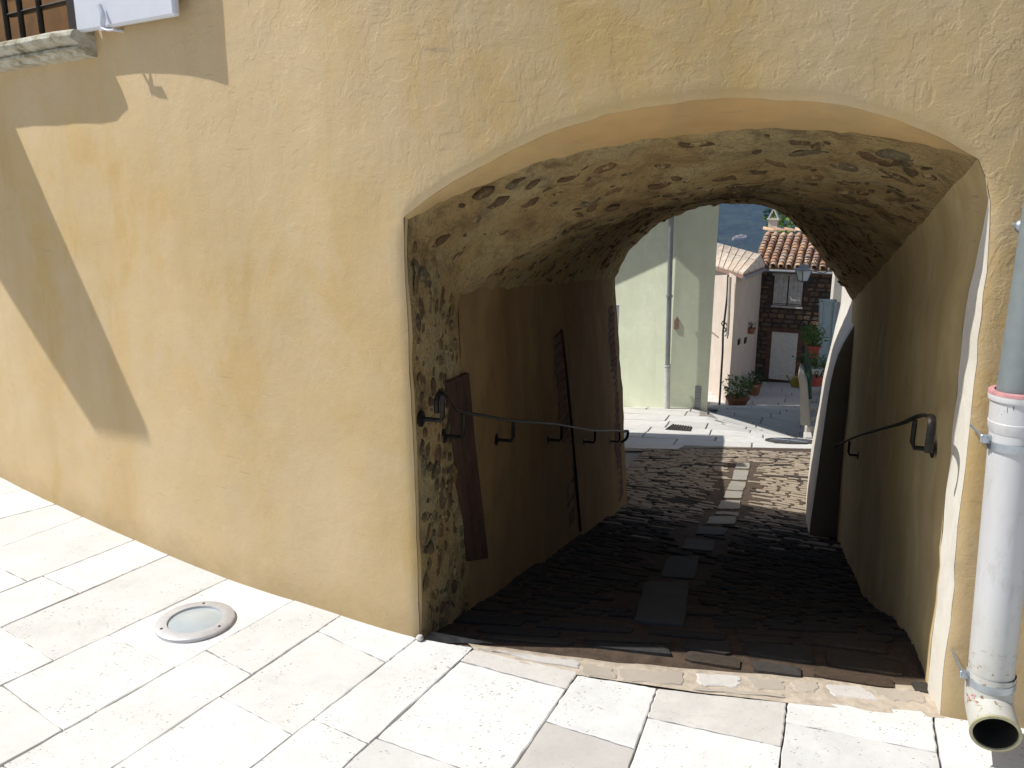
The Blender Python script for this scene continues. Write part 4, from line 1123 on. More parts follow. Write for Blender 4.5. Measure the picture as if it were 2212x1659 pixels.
# ---- curved garden wall from the passage mouth down the street
NEAR = [(1746, 1175), (1750, 1130), (1756, 1095), (1780, 922), (1788, 860), (1797, 810), (1807, 770), (1814, 748), (1834, 722), (1856, 690), (1872, 640)]
FARP = [(1757, 1010), (1758, 989), (1760, 960), (1766, 922), (1772, 890), (1784, 830), (1796, 770), (1802, 742), (1812, 700), (1818, 655), (1819, 612)]
nr_ = [atF(x, y, 6.95) for x, y in NEAR]; fr_ = [atF(x, y, 11.2) for x, y in FARP]
nr_ = resample(smooth_pts(resample(nr_, 22), 2), 22); fr_ = resample(smooth_pts(resample(fr_, 22), 2), 22)
rows = []
for k in range(11):
    t = k / 10; rows.append([lerp(a_, b_, t) + Vector((-.06 * math.sin(math.pi * t), 0, 0)) for a_, b_ in zip(nr_, fr_)])
v, f = loft(rows, .012, 2.5, .005)
gw = empty('garden_wall', (2.8, 7, -1.5), 'thick battered white garden wall sweeping down from the passage mouth', 'wall')
add('wall_face', v, f, M['white_render'], gw, True)
mb = MB(); ncap = len(nr_); e_ = [p + Vector((1.2, .15, 0)) for p in nr_]
mb.add(nr_ + e_, [(i, i + 1, ncap + i + 1, ncap + i) for i in range(ncap - 1)])
mb.add([nr_[-1], rows[-1][-1], rows[-1][-1] + Vector((1.2, 0, .1)), nr_[-1] + Vector((1.2, 0, .1))], [(0, 1, 2, 3)]); e2 = [p + Vector((1.2, 0, 0)) for p in rows[-1]]
mb.add(rows[-1] + e2, [(i, i + 1, ncap + i + 1, ncap + i) for i in range(ncap - 1)])
mb.build('wall_end', M['grey_render'], gw)

# ---- low house beside the far mouth (its eave throws the shade over the cobbles)
lh = empty('low_house', (-2, 11, -2), 'low rendered house left of the far mouth of the passage', 'house')
pts = [Vector((.80, 8.05)), Vector((1.50, 13.75)), Vector((-6, 15.2)), Vector((-8, 9.5))]
mb = MB()
for i in range(4): wall_quad(mb, pts[i], pts[(i + 1) % 4], -4, -4, .02)
mb.build('wall', M['pink_plaster'], lh)
mb = MB(); q = [tp(p, .02) for p in pts]; mb.hexa(q + [p + Vector((0, 0, .12)) for p in q]); mb.build('roof', M['roof_tile'], lh)
mb = MB(); mb.box((.75, 10.55, .45), (.3, .34, .75)).build('chimney', M['white_render'], lh)

# ---- parapet, steps, gate and pots on the right of the yard
pf = [(1729, 918), (1750, 920), (1744, 840), (1742, 826), (1736, 812), (1727, 802), (1724, 815), (1728, 836)]
P0 = [atF(x, y, 15.6) for x, y in pf]
back_ = [Vector((p.x * 1.075, p.y * 1.075, p.z - .1)) for p in P0]
mb = MB(); n = len(P0); mb.add(P0 + back_, [tuple(range(n))] + [(i, (i + 1) % n, n + (i + 1) % n, n + i) for i in range(n)] + [tuple(range(n, 2 * n))[::-1]])
tag(mb.build('parapet', M['grey_render'], None, bevel=.0), 'low grey rendered parapet beside the steps in the shaded yard', 'low wall')
st_ = empty('stairway', (5.9, 16, -3.1), 'pale stone steps between the low parapet and the garden wall', 'steps')
for k in range(7):
    a = atF(1752, 905, 15.8); x0 = a.x + k * .13; y0 = 15.8 + k * .34; z_ = G(5.9, 15.8) + .10 + k * .115
    MB().box((x0 + .7, y0 + .17, z_ - .35), (1.4, .35, .7), R(-14)).build('step', M['pale_step'], st_, bevel=.012)
zpl = G(5.9, 15.8) + .10 + 6 * .115
MB().box((8.75, 20.0, zpl - .75), (1.9, 3.7, 1.5), R(-20)).build('landing', M['pale_step'], st_)
gt = empty('metal_gate', atF(1788, 796, 18.9), 'pale blue grey metal gate leaf standing open above the steps', 'gate')
gp = [atF(x, y, 18.9) for x, y in ((1766, 796), (1791, 797), (1806, 647), (1771, 646))]
mb = MB(); mb.hexa([p + Vector((0, .04, 0)) for p in gp] + gp); mb.build('gate_leaf', M['teal_metal'], gt)
def strip(a, b, w, th, mat, nm, parent, off=-.015):
    a, b = Vector(a), Vector(b); d = (b - a).normalized(); s_ = d.cross(Vector((0, 1, 0))).normalized() * w / 2; o = Vector((0, off, 0)); t2 = Vector((0, -th, 0)) + o
    return MB().hexa([a - s_ + o, a + s_ + o, b + s_ + o, b - s_ + o, a - s_ + t2, a + s_ + t2, b + s_ + t2, b - s_ + t2]).build(nm, mat, parent)
strip(gp[0] + Vector((.03, 0, .02)), gp[3] + Vector((.03, 0, -.02)), .05, .03, M['teal_metal'], 'gate_rail', gt); strip(gp[3] + Vector((.02, 0, -.03)), gp[2] + Vector((-.02, 0, -.03)), .05, .03, M['teal_metal'], 'gate_rail', gt)
strip(gp[1], gp[2] + Vector((-.02, 0, 0)), .05, .03, M['teal_metal'], 'gate_rail', gt); strip(atF(1776, 654, 18.9), atF(1770, 790, 18.9), .04, .025, M['zinc'], 'gate_rail', gt)
MB().box(atF(1779, 708, 18.82), (.10, .06, .16)).build('lock_box', M['teal_metal'], gt, bevel=.01); MB().tube([atF(1776, 706, 18.8), atF(1783, 716, 18.75)], .018, 6).build('handle', M['zinc'], gt)
g2 = [atF(x, y, F_) for x, y, F_ in ((1795, 790, 18.95), (1812, 760, 19.6), (1820, 655, 19.6), (1808, 652, 18.95))]
mb = MB(); mb.hexa([p + Vector((.03, .03, 0)) for p in g2] + g2); mb.build('gate_leaf', M['zinc'], gt)
# pots
pot(tuple(atF(1592, 880, 24.6)), .34, .34, M['terracotta'], 'large terracotta pot of white flowers at the corner of the pink wall', 1, .42, 420, 'leaf', 130, seed=2, ls=.10)
c_ = atG(1627, 853); pot(tuple(c_), .26, .42, M['terracotta'], 'dark terracotta pot with low plant against the pink side wall', 1, .28, 160, 'dark_leaf', seed=6, ls=.09)
pot(tuple(atF(1755, 771, 18.0)), .16, .26, M['red_pot'], 'upper red pot with trailing green plant beside the gate', 1, .22, 200, 'leaf', seed=7, ls=.07)
pot(tuple(atF(1762, 833, 16.9)), .17, .19, M['red_pot'], 'lower red pot standing on the steps', 1, .06, 20, 'dark_leaf', seed=8)
pot(tuple(atF(1760, 811, 17.5)), .15, .17, M['white_pot'], 'small white pot with bushy green plant on the steps', 1, .19, 190, 'leaf', seed=11, ls=.06)
pot(tuple(atF(1779, 801, 18.4)), .20, .08, M['terracotta'], 'shallow terracotta bowl at the foot of the gate', 1, .09, 50, 'dark_leaf', seed=12)
pot(tuple(atF(1731, 800, 20.6)), .12, .2, M['terracotta'], 'small terracotta pot behind the parapet near the white door', 1, .12, 60, 'leaf', seed=13)
pot(tuple(atF(1746, 745, 21.0)), .14, .12, M['terracotta'], 'pot with sunlit bushy plant right of the white door', 1, .22, 170, 'leaf', 0, .05, seed=14, ls=.08)
ycan = atF(1717, 836, 22.5); e = empty('watering_can', ycan, 'yellow watering can beside the white door', 'watering can')
MB().lathe(ycan, [(.10, 0), (.115, .05), (.11, .26), (.07, .30), (.05, .31)], 14).build('body', M['yellow_thing'], e, True)
MB().tube([ycan + Vector((-.09, 0, .08)), ycan + Vector((-.2, 0, .25)), ycan + Vector((-.26, 0, .34))], [.03, .02, .03], 8).build('spout', M['yellow_thing'], e, True)
MB().tube([ycan + Vector((.09, 0, .06)), ycan + Vector((.19, 0, .16)), ycan + Vector((.15, 0, .32)), ycan + Vector((.02, 0, .38)), ycan + Vector((-.04, 0, .30))], .013, 7).build('handle', M['yellow_thing'], e, True)
# tall dark cactus like plant
cc = atF(1745, 862, 16.2); e = empty('tall_plant', cc, 'tall dark green pointed leaves rising behind the parapet', 'plant')
for k, (x, y) in enumerate(((1740, 742), (1744, 748), (1748, 772), (1737, 790))):
    t_ = atF(x, y, 16.4 + k * .1); MB().tube([cc + Vector((random.uniform(-.04, .04), .05 * k, 0)), lerp(cc, t_, .5) + Vector((.03, 0, 0)), t_], [.05, .065, .008], 7).build('leaf', M['cactus'], e, True)

# ---- paving of the lower street
ca, sa = math.cos(R(-17)), math.sin(R(-17))
nfl = 0; v_ = -6.0
while v_ < 34:
    dv = random.uniform(.50, .85); u_ = -8 + random.uniform(0, .6)
    while u_ < 20:
        du = random.uniform(.7, 1.5); q = [(u_ + .012, v_ + .012), (u_ + du - .012, v_ + .012), (u_ + du - .012, v_ + dv - .012), (u_ + .012, v_ + dv - .012)]
        P = [Vector((x * ca + y * -sa * -1 * -1, 0)) for x, y in q]
        P = [Vector((x * ca - y * sa, x * sa + y * ca)) for x, y in q]; c = sum(P, Vector((0, 0))) / 4; u_ += du
        if not (12.1 < c.y < 30.5) or not (.10 < c.x / c.y < .41) or c.y < 12.25: continue
        if min(p.y for p in P) < 11.95: P = [Vector((p.x, max(p.y, 11.97))) for p in P]
        if inside_poly(c, [gC, gR, gB, gL]): continue
        ob('paving_stone', slab_mesh('paving_stone', P, 0, .04, M['far_flag'] if random.random() < .8 else M['grey_flag'], .006, .004, 2, .004, zf=lambda x, y: G(x, y) + .004), lower); nfl += 1
    v_ += dv
print('far flags', nfl)
mc = atG(1707, 955); mh = empty('manhole_cover', mc + Vector((0, 0, .01)), 'round dark manhole cover set in the sunlit pale paving', 'manhole cover')
gx = (G(mc.x + .2, mc.y) - G(mc.x - .2, mc.y)) / .4; gy = (G(mc.x, mc.y + .2) - G(mc.x, mc.y - .2)) / .4; nz = Vector((-gx, -gy, 1)).normalized(); mc = Vector((mc.x, mc.y, G(mc.x, mc.y) + .022))
MB().lathe(mc, [(.40, -.03), (.40, .008), (.365, .008), (.365, .002), (.001, .002)], 32, nz, False).build('cover', M['cast_iron'], mh)
a_ = nz.orthogonal().normalized(); b_ = nz.cross(a_)
for k in range(3):
    t = k * math.pi / 3 + .3; d = a_ * math.cos(t) + b_ * math.sin(t); MB().tube([mc - d * .34 + nz * .004, mc + d * .34 + nz * .004], .012, 5).build('rib', M['galvanised'], mh)
def quad_on_ground(name, px, mat, label, cat, h=.02):
    q = [atG(*p) for p in px]; q = [Vector((p.x, p.y, G(p.x, p.y, False) + .012)) for p in q]
    e = empty(name, q[0], label, cat); MB().hexa([p - Vector((0, 0, .05)) for p in q] + [p + Vector((0, 0, h * .3)) for p in q]).build('frame', mat, e)
    for k in range(8):
        a, b = lerp(q[0], q[1], (k + .3) / 8), lerp(q[0], q[1], (k + .7) / 8); c, d = lerp(q[3], q[2], (k + .7) / 8), lerp(q[3], q[2], (k + .3) / 8)
        MB().hexa([a, b, c, d] + [p + Vector((0, 0, h)) for p in (a, b, c, d)]).build('bar', mat, e)
quad_on_ground('drain_grate', ((1437, 929), (1492, 933), (1495, 924), (1452, 919)), M['cast_iron'], 'dark rectangular drain grate at the foot of the green house', 'drain')
quad_on_ground('drain_cover', ((1528, 893), (1546, 891), (1551, 887), (1534, 887)), M['cast_iron'], 'small dark drain cover in the shade by the cream house', 'drain')
# bare rock and specks of houses on the far hillside
def on_hill(x, y):
    r = ray(x, y); best = None
    dg = bpy.context.evaluated_depsgraph_get(); hit_, loc, *_ = scene.ray_cast(dg, Vector((0, 0, H)) + r.normalized() * 60, r.normalized()); return loc if hit_ else None
bpy.context.view_layer.update()
rk = MB()
for k in range(46):
    x = random.uniform(1584, 1611); y = 515 - (x - 1584) * .12 + random.uniform(-3.5, 3.0)
    p = atF(x, y, 1080); l = on_hill(x, y)
    if l is None or l.y < 300: l = p
    w = random.uniform(2, 5); rk.box(l + Vector((0, -1, 0)), (w * 1.5, w, w * .7), random.uniform(0, 3), None)
tag(rk.build('bare_rock', M['bare_rock']), 'pale bare rock scar on the wooded hillside', kind='stuff')

# ================================================================== THINGS ON AND BEFORE THE WALL
def proj(p):
    q = p - Vector((0, 0, H)); d = q.y * math.cos(TH) - q.z * math.sin(TH); u = q.y * math.sin(TH) + q.z * math.cos(TH)
    return CX + FPX * q.x / d, CY - FPX * u / d
def on_surf(rowf, x, y, shift=Vector((0, 0, 0))):
    vs_ = [i / 120 for i in range(121)]; best = (1e9, None)
    for v in vs_:
        r_ = rowf(v); q = [proj(p + shift) for p in r_]
        for j in range(len(q) - 1):
            (x0, y0), (x1, y1) = q[j], q[j + 1]
            for k in range(5):
                t = k / 5; d = (lerp(x0, x1, t) - x) ** 2 + ((lerp(y0, y1, t) - y) * 1.0) ** 2
                if d < best[0]: best = (d, lerp(r_[j], r_[j + 1], t) + shift)
    return best[1]
LN = Vector((.957, -.29, 0)); RN = Vector((-.945, .327, 0))
def smooth_path(pts, k=6):
    out = []
    for i in range(len(pts) - 1):
        p0, p1, p2, p3 = pts[max(i - 1, 0)], pts[i], pts[i + 1], pts[min(i + 2, len(pts) - 1)]
        for j in range(k):
            t = j / k; out.append(.5 * ((2 * p1) + (p2 - p0) * t + (2 * p0 - 5 * p1 + 4 * p2 - p3) * t * t + (3 * p1 - p0 - 3 * p2 + p3) * t ** 3))
    out.append(pts[-1]); return out
# ---- left handrail
hr = empty('handrail', (0, 3, .8), 'long black forged iron handrail on the left wall inside the passage', 'handrail')
S = LN * .085
def nearw(s, z, off=0): return wall(s, z, off)
pj = [on_surf(rowL, 951, 846, LN * .07)]
rail = pj + [on_surf(rowL, x, y, S) for x, y in ((975, 868), (996, 890), (1045, 900), (1110, 908), (1200, 917), (1280, 928), (1320, 931), (1349, 933))]
curl0 = [rail[0] + Vector((-.012, -.02, -.004)), rail[0] + Vector((-.018, -.032, -.022)), rail[0] + Vector((-.018, -.034, -.065))]
rp_ = smooth_path(curl0[::-1] + rail, 5)
MB().tube(rp_, .012, 8, flat=(.0095, .005)).build('rail', M['forged_iron'], hr, True)
e_ = rail[-1]; MB().tube(smooth_path([e_, e_ + Vector((.04, .06, -.02)), e_ + Vector((.03, .07, -.09)), e_ + Vector((-.02, .05, -.12))], 4), .013, 6).build('scroll', M['forged_iron'], hr, True)
def bracket(top, wallp, parent, d=.085, dep=.09):
    mb = MB(); b = top + Vector((0, 0, -dep)); w = Vector((wallp.x, wallp.y, b.z))
    mb.tube([top, lerp(top, b, .8), lerp(b, w, .12), w], .0085, 8); mb.build('bracket', M['forged_iron'], parent, True)
    dd = (w - b).normalized(); MB().lathe(w - dd * .004, [(.028, 0), (.028, .006), (.01, .012)], 12, -dd).build('wall_plate', M['forged_iron'], parent, True)
for x, y in ((958, 852), (998, 891), (1110, 908), (1215, 919), (1287, 929), (1340, 933)):
    p = on_surf(rowL, x, y, S); bracket(p - Vector((0, 0, .006)), p - LN * .085, hr)
# ---- right handrail
hr = empty('handrail', (2, 3, .6), 'short black forged iron handrail curling out of the right wall of the passage', 'handrail')
S = RN * .07
rail = [on_surf(rowR, x, y, S) for x, y in ((1802, 966), (1843, 947), (1880, 934), (1916, 921), (1950, 911), (1985, 902), (2006, 898))]
a = rail[-1]; dirn = (rail[-1] - rail[-3]).normalized()
end = [a + dirn * .055 + Vector((0, 0, -.004)), a + dirn * .085 + Vector((0, 0, -.03)), a + dirn * .09 + Vector((0, 0, -.075)), a + dirn * .082 + Vector((0, 0, -.115))]
MB().tube(smooth_path(rail + end, 6), .012, 8, flat=(.012, .0055)).build('rail', M['forged_iron'], hr, True)
for x, y in ((1836, 950), (1976, 904)):
    p = on_surf(rowR, x, y, S); bracket(p - Vector((0, 0, .006)), p - RN * .07, hr, dep=.095)

# ---- brick strips and dark boards in the left inner wall
MB_ = M['brick']
def wall_brick(px, py, w, h, parent, ang=0.0, name='brick', mat=None):
    p = on_surf(rowL, px, py); d = Vector((.28, .96, 0)).normalized(); z = Vector((0, 0, 1))
    d2 = (d + z * math.tan(ang)).normalized(); z2 = LN.cross(d2).normalized()
    m = Matrix((d2, z2, LN)).transposed(); mb = MB(); mb.box(p - LN * .009, (w, h, .028), M=m.to_4x4()); return mb.build(name, mat or MB_, parent, bevel=.004)
for k in range(21):
    t = k / 20; wall_brick(lerp(1203, 1237, t), lerp(735, 1125, t), .20 + random.uniform(-.02, .02), .058, lw, random.uniform(-.04, .04))
for k in range(26):
    t = k / 25; wall_brick(lerp(1318, 1341, t), lerp(672, 1075, t), .30 + random.uniform(-.05, .05), .074, lw, random.uniform(-.03, .03))
cpts = [on_surf(rowL, x, y, LN * .012) for x, y in ((1213, 712), (1222, 800), (1234, 920), (1246, 1050), (1254, 1145))]
MB().tube(cpts, .010, 6).build('cable', M['dark_wood'], lw, True)
q = [on_surf(rowL, x, y, LN * .012) for x, y in ((969, 824), (1009, 804), (1026, 958), (1056, 1206), (1013, 1210), (978, 958))]
for i in range(3):
    ta, tb = i / 3 + .02, (i + 1) / 3 - .02
    A = [lerp(q[0], q[1], ta), lerp(q[5], q[2], ta), lerp(q[4], q[3], ta)]; B = [lerp(q[0], q[1], tb), lerp(q[5], q[2], tb), lerp(q[4], q[3], tb)]
    mb = MB()
    for k in range(2): mb.hexa([A[k + 1] - LN * .02, B[k + 1] - LN * .02, B[k] - LN * .02, A[k] - LN * .02] + [p + LN * .004 for p in (A[k + 1], B[k + 1], B[k], A[k])])
    o = mb.build('board', M['red_board'], lw)

# ---- recessed floor light
lc = atz(422, 1345); lc.z = .001
fl = empty('recessed_light', lc, 'round recessed floor light with steel rim and frosted glass in the pale paving', 'floor light')
MB().lathe(lc, [(.140, -.02), (.140, .010), (.136, .013), (.098, .014), (.096, .010), (.096, -.01)], 56, cap=False).build('rim', M['steel'], fl, True)
MB().lathe(lc, [(.0955, -.01), (.0955, .006), (.088, .009), (.001, .011)], 48, cap=False).build('glass', M['frosted'], fl, True)
for a in (95, 215, 335):
    p = lc + Vector((math.cos(R(a)) * .118, math.sin(R(a)) * .118, .0135)); MB().lathe(p, [(.0055, 0), (.0055, .001), (.002, .0015), (.001, -.0005)], 10).build('screw', M['dark_wood'], fl)

# ---- downpipe in the right foreground
def at_wall(x, y, off): s_, z_ = hit(x, y, off); return s_, z_
PO = .115
s_top, z_c1 = at_wall(2197, 870, PO); s_bot, z_c0 = at_wall(2141, 1452, PO)
dp = empty('downpipe', wall(s_bot, 0, PO), 'weathered white downpipe with rust spots and open shoe at the right edge', 'downpipe')
def ppt(z, ds=0.0, off=PO):
    t = (z - z_c0) / (z_c1 - z_c0); return wall(lerp(s_bot, s_top, t) + ds, z, off)
rad = .0585
zt1 = at_wall(2197, 846, PO)[1]
MB().tube([ppt(z_c0 - .02), ppt(z_c0 + .4), ppt(z_c0 + .8), ppt(at_wall(2185, 930, PO)[1])], rad, 32).build('lower_pipe', M['white_pipe'], dp, True)
zc = at_wall(2190, 915, PO)[1]; zcu = at_wall(2197, 846, PO)[1]
mb = MB(); ax = (ppt(zcu) - ppt(zc)).normalized(); L_ = (ppt(zcu) - ppt(zc)).length
mb.lathe(ppt(zc), [(rad + .001, -.02), (rad + .005, -.004), (rad + .0055, L_ * .1), (rad + .004, L_ * .12), (rad + .004, L_ * .74), (rad + .009, L_ * .78), (rad + .0105, L_ * .95), (rad + .008, L_), (rad - .006, L_), (rad - .006, L_ - .03)], 36, ax, False).build('socket', M['white_pipe'], dp, True)
MB().lathe(ppt(zc) + ax * (L_ * .955), [(rad + .0108, 0), (rad + .0098, .008), (rad + .006, .0095), (rad - .004, .0095)], 36, ax, False).build('socket_rim', M['pipe_red'], dp, True)
up0 = ppt(zcu - .03); MB().tube([up0, wall(lerp(s_bot, s_top, 1.0) + (zcu - z_c1) * .0 + .0, zcu + .8, PO), wall(s_top + .005, 3.2, PO)], .052, 28).build('upper_pipe', M['grey_pipe'], dp, True)
def clamp(z, r_, name='clamp', ear=-1):
    a_ = (ppt(z + .1) - ppt(z)).normalized()
    c_ = MB().lathe(ppt(z) - a_ * .011, [(r_ + .0005, 0), (r_ + .005, .0005), (r_ + .005, .0215), (r_ + .0005, .022)], 36, a_, False).build('clamp', M['galvanised'], dp, True)
    s_ = lerp(s_bot, s_top, (z - z_c0) / (z_c1 - z_c0)); e0 = wall(s_ - r_ + .012, z + .012, PO + .012); e1 = wall(s_ - r_ - .026, z + .012, PO + .012)
    dx = (e1 - e0).normalized(); nn_ = Vector((dx.y, -dx.x, 0)); nn_ = nn_ if nn_.y < 0 else -nn_
    m = Matrix((dx, nn_, Vector((0, 0, 1)))).transposed(); MB().box((e0 + e1) / 2, ((e1 - e0).length, .010, .024), M=m.to_4x4()).build('clamp_ear', M['galvanised'], c_, bevel=.003)
    MB().lathe(e1 - dx * .012 + nn_ * .005, [(.009, 0), (.009, .006), (.005, .008)], 8, nn_).build('bolt', M['galvanised'], c_)
    MB().tube([e1 - dx * .01, wall(s_ - r_ - .016, z + .012, 0)], .004, 6).build('rod', M['galvanised'], c_)
clamp(at_wall(2180, 958, PO)[1], rad); clamp(at_wall(2141, 1468, PO)[1] , rad)
# bolt of the upper clamp
s_, z_ = at_wall(2208, 489, PO - .02); MB().lathe(wall(s_, z_, PO - .03), [(.016, 0), (.016, .008), (.011, .014), (.001, .018)], 14, (-.3, -1, 0)).build('bolt', M['galvanised'], dp, True)
MB().tube([wall(s_, z_, PO - .03), wall(s_ + .01, z_, 0)], .006, 6).build('rod', M['galvanised'], dp)
# shoe
sh_top = ppt(z_c0 - .025); s_o, z_o = hit(2150, 1583, .225); oc = wall(s_o, z_o, .225)
on_ = (wall(s_o, 0, 1) - wall(s_o, 0, 0)).normalized(); oax = (on_ + Vector((-.10, 0, -.22))).normalized()
dwn = Vector((0, 0, -1)); p0, p1, p2, p3 = sh_top, sh_top + dwn * .085, oc - oax * .085, oc
pth = [sh_top + Vector((0, 0, .03))] + [p0 * (1 - t) ** 3 + 3 * p1 * t * (1 - t) ** 2 + 3 * p2 * t * t * (1 - t) + p3 * t ** 3 for t in [i / 14 for i in range(15)]]
MB().tube(pth, [rad + .003] * len(pth), 32, False).build('shoe', M['white_pipe'], dp, True)
od = (pth[-1] - pth[-3]).normalized()
MB().lathe(oc - od * .004, [(rad + .0035, 0), (rad + .006, .003), (rad + .0055, .009), (rad - .002, .010), (rad - .0035, .004)], 36, od, False).build('shoe_rim', M['brass_rim'], dp, True)
MB().tube(pth[4:] + [oc + od * .002], [rad - .004] * (len(pth) - 3), 28, False).build('shoe_lining', M['pipe_inside'], dp, True)
mp = atz(2101, 1508, .12); 
def stick(x, y, w, h, mat, nm, base_, r_=rad + .0045):
    """a thin painted mark lying on the pipe"""
    q = []
    for dx, dy in ((-w, h), (w * .8, h * .5), (w, -h * .6), (w * .2, -h), (-w * .6, -h * .5), (-w * .9, 0)):
        r0_ = ray(x + dx, y + dy); o_ = Vector((0, 0, H)); best = None
        for k in range(400):
            p = o_ + r0_ * ((1.6 + k * .005) / r0_.y)
            dmin = min(((p - c_) - (b_ - c_).normalized() * (p - c_).dot((b_ - c_).normalized())).length for c_, b_ in base_ if 0 <= (p - c_).dot((b_ - c_).normalized()) <= (b_ - c_).length) if any(0 <= (p - c_).dot((b_ - c_).normalized()) <= (b_ - c_).length for c_, b_ in base_) else 9
            if dmin < r_ + .0012: best = p; break
        if best is None: return
        q.append(best)
    c = sum(q, Vector()) / len(q); MB().add(q + [c], [(i, (i + 1) % len(q), len(q)) for i in range(len(q))]).build(nm, mat, dp)
shoe_segs = list(zip(pth, pth[1:])); stick(2098, 1506, 9, 7, M['pipe_red'], 'paint_mark', shoe_segs)
sock = [(ppt(zc), ppt(zcu))]
for x, y, w, h in ((2169, 893, 2, 4), (2177, 886, 1.6, 8), (2190, 882, 1.5, 5), (2163, 897, 2, 2)): stick(x, y, w, h, M['pipe_mark'], 'ink_mark', sock, rad + .0048)

# ---- barred window with stone sill, and its white shutter
wd = empty('barred_window', wall(-2.7, 2.1, 0), 'small barred window with dark wooden frame and mossy stone sill, upper left', 'window')
DEP = -.34
def wrect(s0, s1, z0, z1, off0, off1, name, mat, parent, n=6, smooth=False, bevel=0):
    mb = MB(); k = max(1, int(abs(s1 - s0) / .15)) if n else 1; v = []; f = []
    for i in range(k + 1):
        s_ = lerp(s0, s1, i / k); v += [wall(s_, z0, off0), wall(s_, z0, off1), wall(s_, z1, off1), wall(s_, z1, off0)]
        if i:
            a = 4 * (i - 1); b = 4 * i; f += [(a, b, b + 1, a + 1), (a + 1, b + 1, b + 2, a + 2), (a + 2, b + 2, b + 3, a + 3), (a + 3, b + 3, b, a)]
    f += [(0, 1, 2, 3), (4 * k + 3, 4 * k + 2, 4 * k + 1, 4 * k)]
    return mb.add(v, f).build(name, mat, parent, bevel=bevel)
W0_, W1_, Z0_ = WIN[0], WIN[1], WIN[2]
wrect(W0_, W1_ + .02, Z0_ - .05, Z0_ - .001, -.003, DEP, 'window_reveal', M['lip_plaster'], wd)
wrect(W1_, W1_ + .05, Z0_ - .05, 3.7, -.003, DEP, 'window_reveal', M['lip_plaster'], wd)
wrect(W0_ - .05, W0_, Z0_ - .05, 3.7, -.003, DEP, 'window_reveal', M['lip_plaster'], wd)
wrect(W0_, W1_, Z0_, 3.7, DEP, DEP - .05, 'shutter_inside', M['warm_wood'], wd)
wrect(W1_ - .075, W1_ - .004, Z0_ + .001, 3.6, -.004, -.05, 'frame', M['dark_wood'], wd)
wrect(W1_ - .155, W1_ - .10, Z0_ + .001, 3.6, -.03, -.08, 'frame', M['dark_wood'], wd)
# sill with a moulded front
prof = [(.0, -.004), (.098, -.003), (.113, .006), (.118, .020), (.110, .034), (.088, .042), (.078, .050), (.086, .056), (.087, .066), (.064, .071), (.056, .084), (.0, .088)]
v = []; f = []; kk = 24; n = len(prof)
for i in range(kk + 1):
    s_ = lerp(W0_ - .1, -1.47, i / kk); endk = 1 - .16 * max(0, (i - kk + 1))
    for (o_, dz) in prof: v.append(wall(s_, Z0_ - dz + .002 * noise.noise(Vector((s_ * 9, dz * 30, 0))), o_ * endk + .004 * noise.noise(Vector((s_ * 11, dz * 60, 3))) * (o_ > 0)))
    if i: f += [((i - 1) * n + j, (i - 1) * n + (j + 1) % n, i * n + (j + 1) % n, i * n + j) for j in range(n)]
f += [tuple(range(n)), tuple(kk * n + j for j in range(n))[::-1]]
MB().add(v, f).build('sill', M['sill'], wd, False)
# iron grille
BO = -.055
sA, zA = hit(40, 60, BO); sB, zB = hit(86, 60, BO)
for s_, top in ((hit(48, 60, BO)[0], 3.5), (hit(90, 60, BO)[0], 3.5), (hit(48, 60, BO)[0] - .135, 3.5), (hit(48, 60, BO)[0] - .27, 3.5), (hit(48, 60, BO)[0] - .405, 3.5)):
    MB().tube([wall(s_, Z0_ + .02, BO), wall(s_, Z0_ + .06, BO), wall(s_, 2.6, BO), wall(s_, top, BO)], [.006, .0125, .0125, .0125], 8).build('bar', M['forged_iron'], wd, True)
zb_ = hit(90, 14, BO)[1]
MB().tube([wall(lerp(hit(14, 26, BO)[0] , W1_ - .02, i / 8), zb_, BO - .015) for i in range(9)], .0135, 8, flat=(.02, .009)).build('cross_bar', M['forged_iron'], wd, True)
# little broken patch of mortar at the sill end
wrect(-1.525, -1.455, Z0_ + .0, Z0_ + .035, .0, .035, 'broken_mortar', M['threshold_mortar'], wd, bevel=.012)
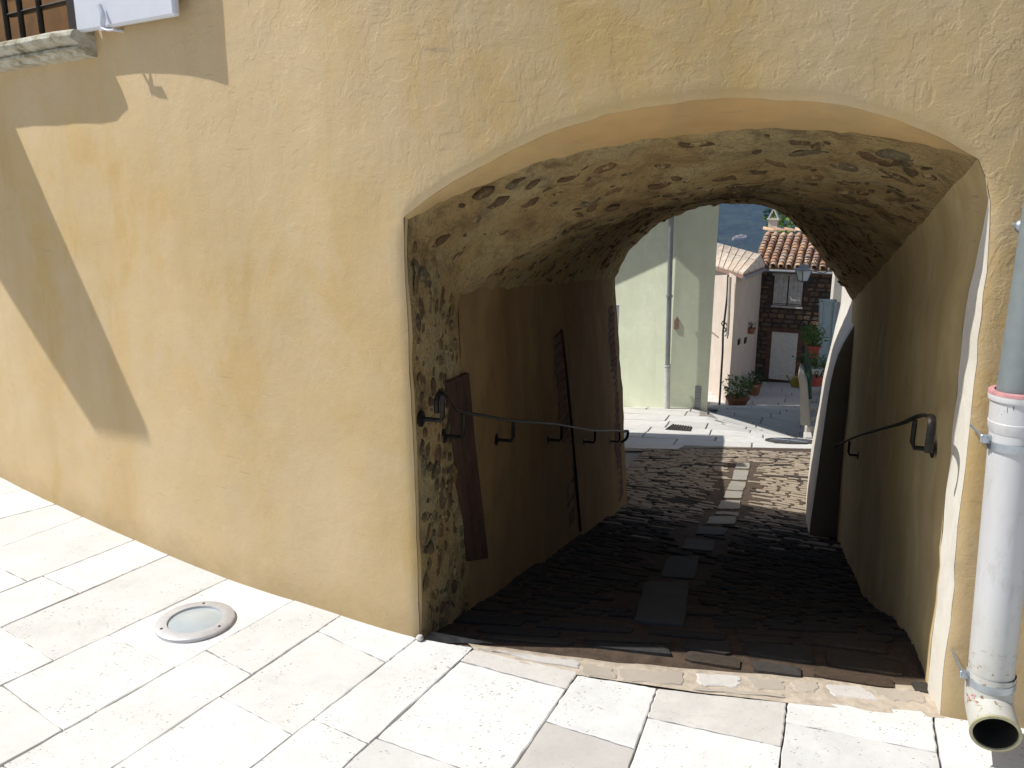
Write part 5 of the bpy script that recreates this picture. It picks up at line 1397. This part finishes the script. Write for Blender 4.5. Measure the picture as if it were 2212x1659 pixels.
# shutter, folded back
SO0, SO1 = .045, .052
sa, z0s = hit(176, 70, SO0); sb, z0b = hit(387, 36, SO1)
zs = (z0s + z0b) / 2
st = empty('shutter', wall(sa, zs, .06), 'white painted window shutter folded back against the ochre wall', 'shutter')
A0, B0 = wall(sa, 0, SO0), wall(sb, 0, SO1); dS = (B0 - A0).normalized(); nS = Vector((dS.y, -dS.x, 0))
def sp(u, z, o): return A0 + dS * u + nS * o + Vector((0, 0, z))
Ls = (B0 - A0).length
def sbox(u0, u1, z0, z1, o0, o1, nm, bev=.004):
    return MB().hexa([sp(u0, z0, o0), sp(u1, z0, o0), sp(u1, z0, o1), sp(u0, z0, o1), sp(u0, z1, o0), sp(u1, z1, o0), sp(u1, z1, o1), sp(u0, z1, o1)]).build(nm, M['shutter_paint'], st, bevel=bev)
sbox(0, Ls, zs, zs + 1.35, -.008, .020, 'panel', .007)
# hinge strap and stay
pc = sp(Ls * .335, zs - .002, .035)
MB().tube([sp(Ls * .335 , zs - .005, -.05), sp(Ls * .335, zs - .006, .012), pc], .006, 8).build('stay_pin', M['shutter_paint'], st, True)
MB().tube(smooth_path([pc + Vector((0, 0, -.012)), pc + Vector((0, 0, .01)), pc + dS * .008 + Vector((0, 0, .035)), pc - dS * .012 + Vector((0, 0, .075))], 4), .007, 8, flat=(.011, .004)).build('stay_catch', M['shutter_paint'], st, True)
MB().tube(smooth_path([pc + Vector((0, 0, -.004)), pc + dS * .03 + Vector((0, 0, -.014)), pc + dS * .075 + Vector((0, 0, -.016))], 4), .006, 8, flat=(.008, .004)).build('stay_tail', M['shutter_paint'], st, True)
# added board out of view, outline shaped to cast the diagonal shade on the wall
cn = empty('door_canopy', wall(-3.4, 2.9, 0), 'flat wooden canopy over a doorway further along the ochre wall', 'canopy')
cs = [(-2.95, 0), (-2.93, .93), (-3.38, .965), (-3.78, .70), (-4.22, 0)]
q = [wall(s_, 2.9, o_) for s_, o_ in cs]; n = 5
MB().add(q + [p + Vector((0, 0, .05)) for p in q], [tuple(range(n)), tuple(range(n, 2 * n))[::-1]] + [(i, (i + 1) % n, n + (i + 1) % n, n + i) for i in range(n)]).build('board', M['dark_wood'], cn)

# ---- air between here and the far hills
hz = MB().box((300, 2200, 100), (7000, 4700, 580)).build('haze', None); tag(hz, kind='stuff')
hm = bpy.data.materials.new('haze'); hm.use_nodes = True; nt = hm.node_tree; nt.nodes.clear()
out = nt.nodes.new('ShaderNodeOutputMaterial'); pv = nt.nodes.new('ShaderNodeVolumePrincipled'); pv.inputs['Color'].default_value = (.42, .60, 1.0, 1); pv.inputs['Density'].default_value = HAZE; pv.inputs['Anisotropy'].default_value = .1
nt.links.new(pv.outputs[0], out.inputs['Volume']); hz.data.materials.append(hm)
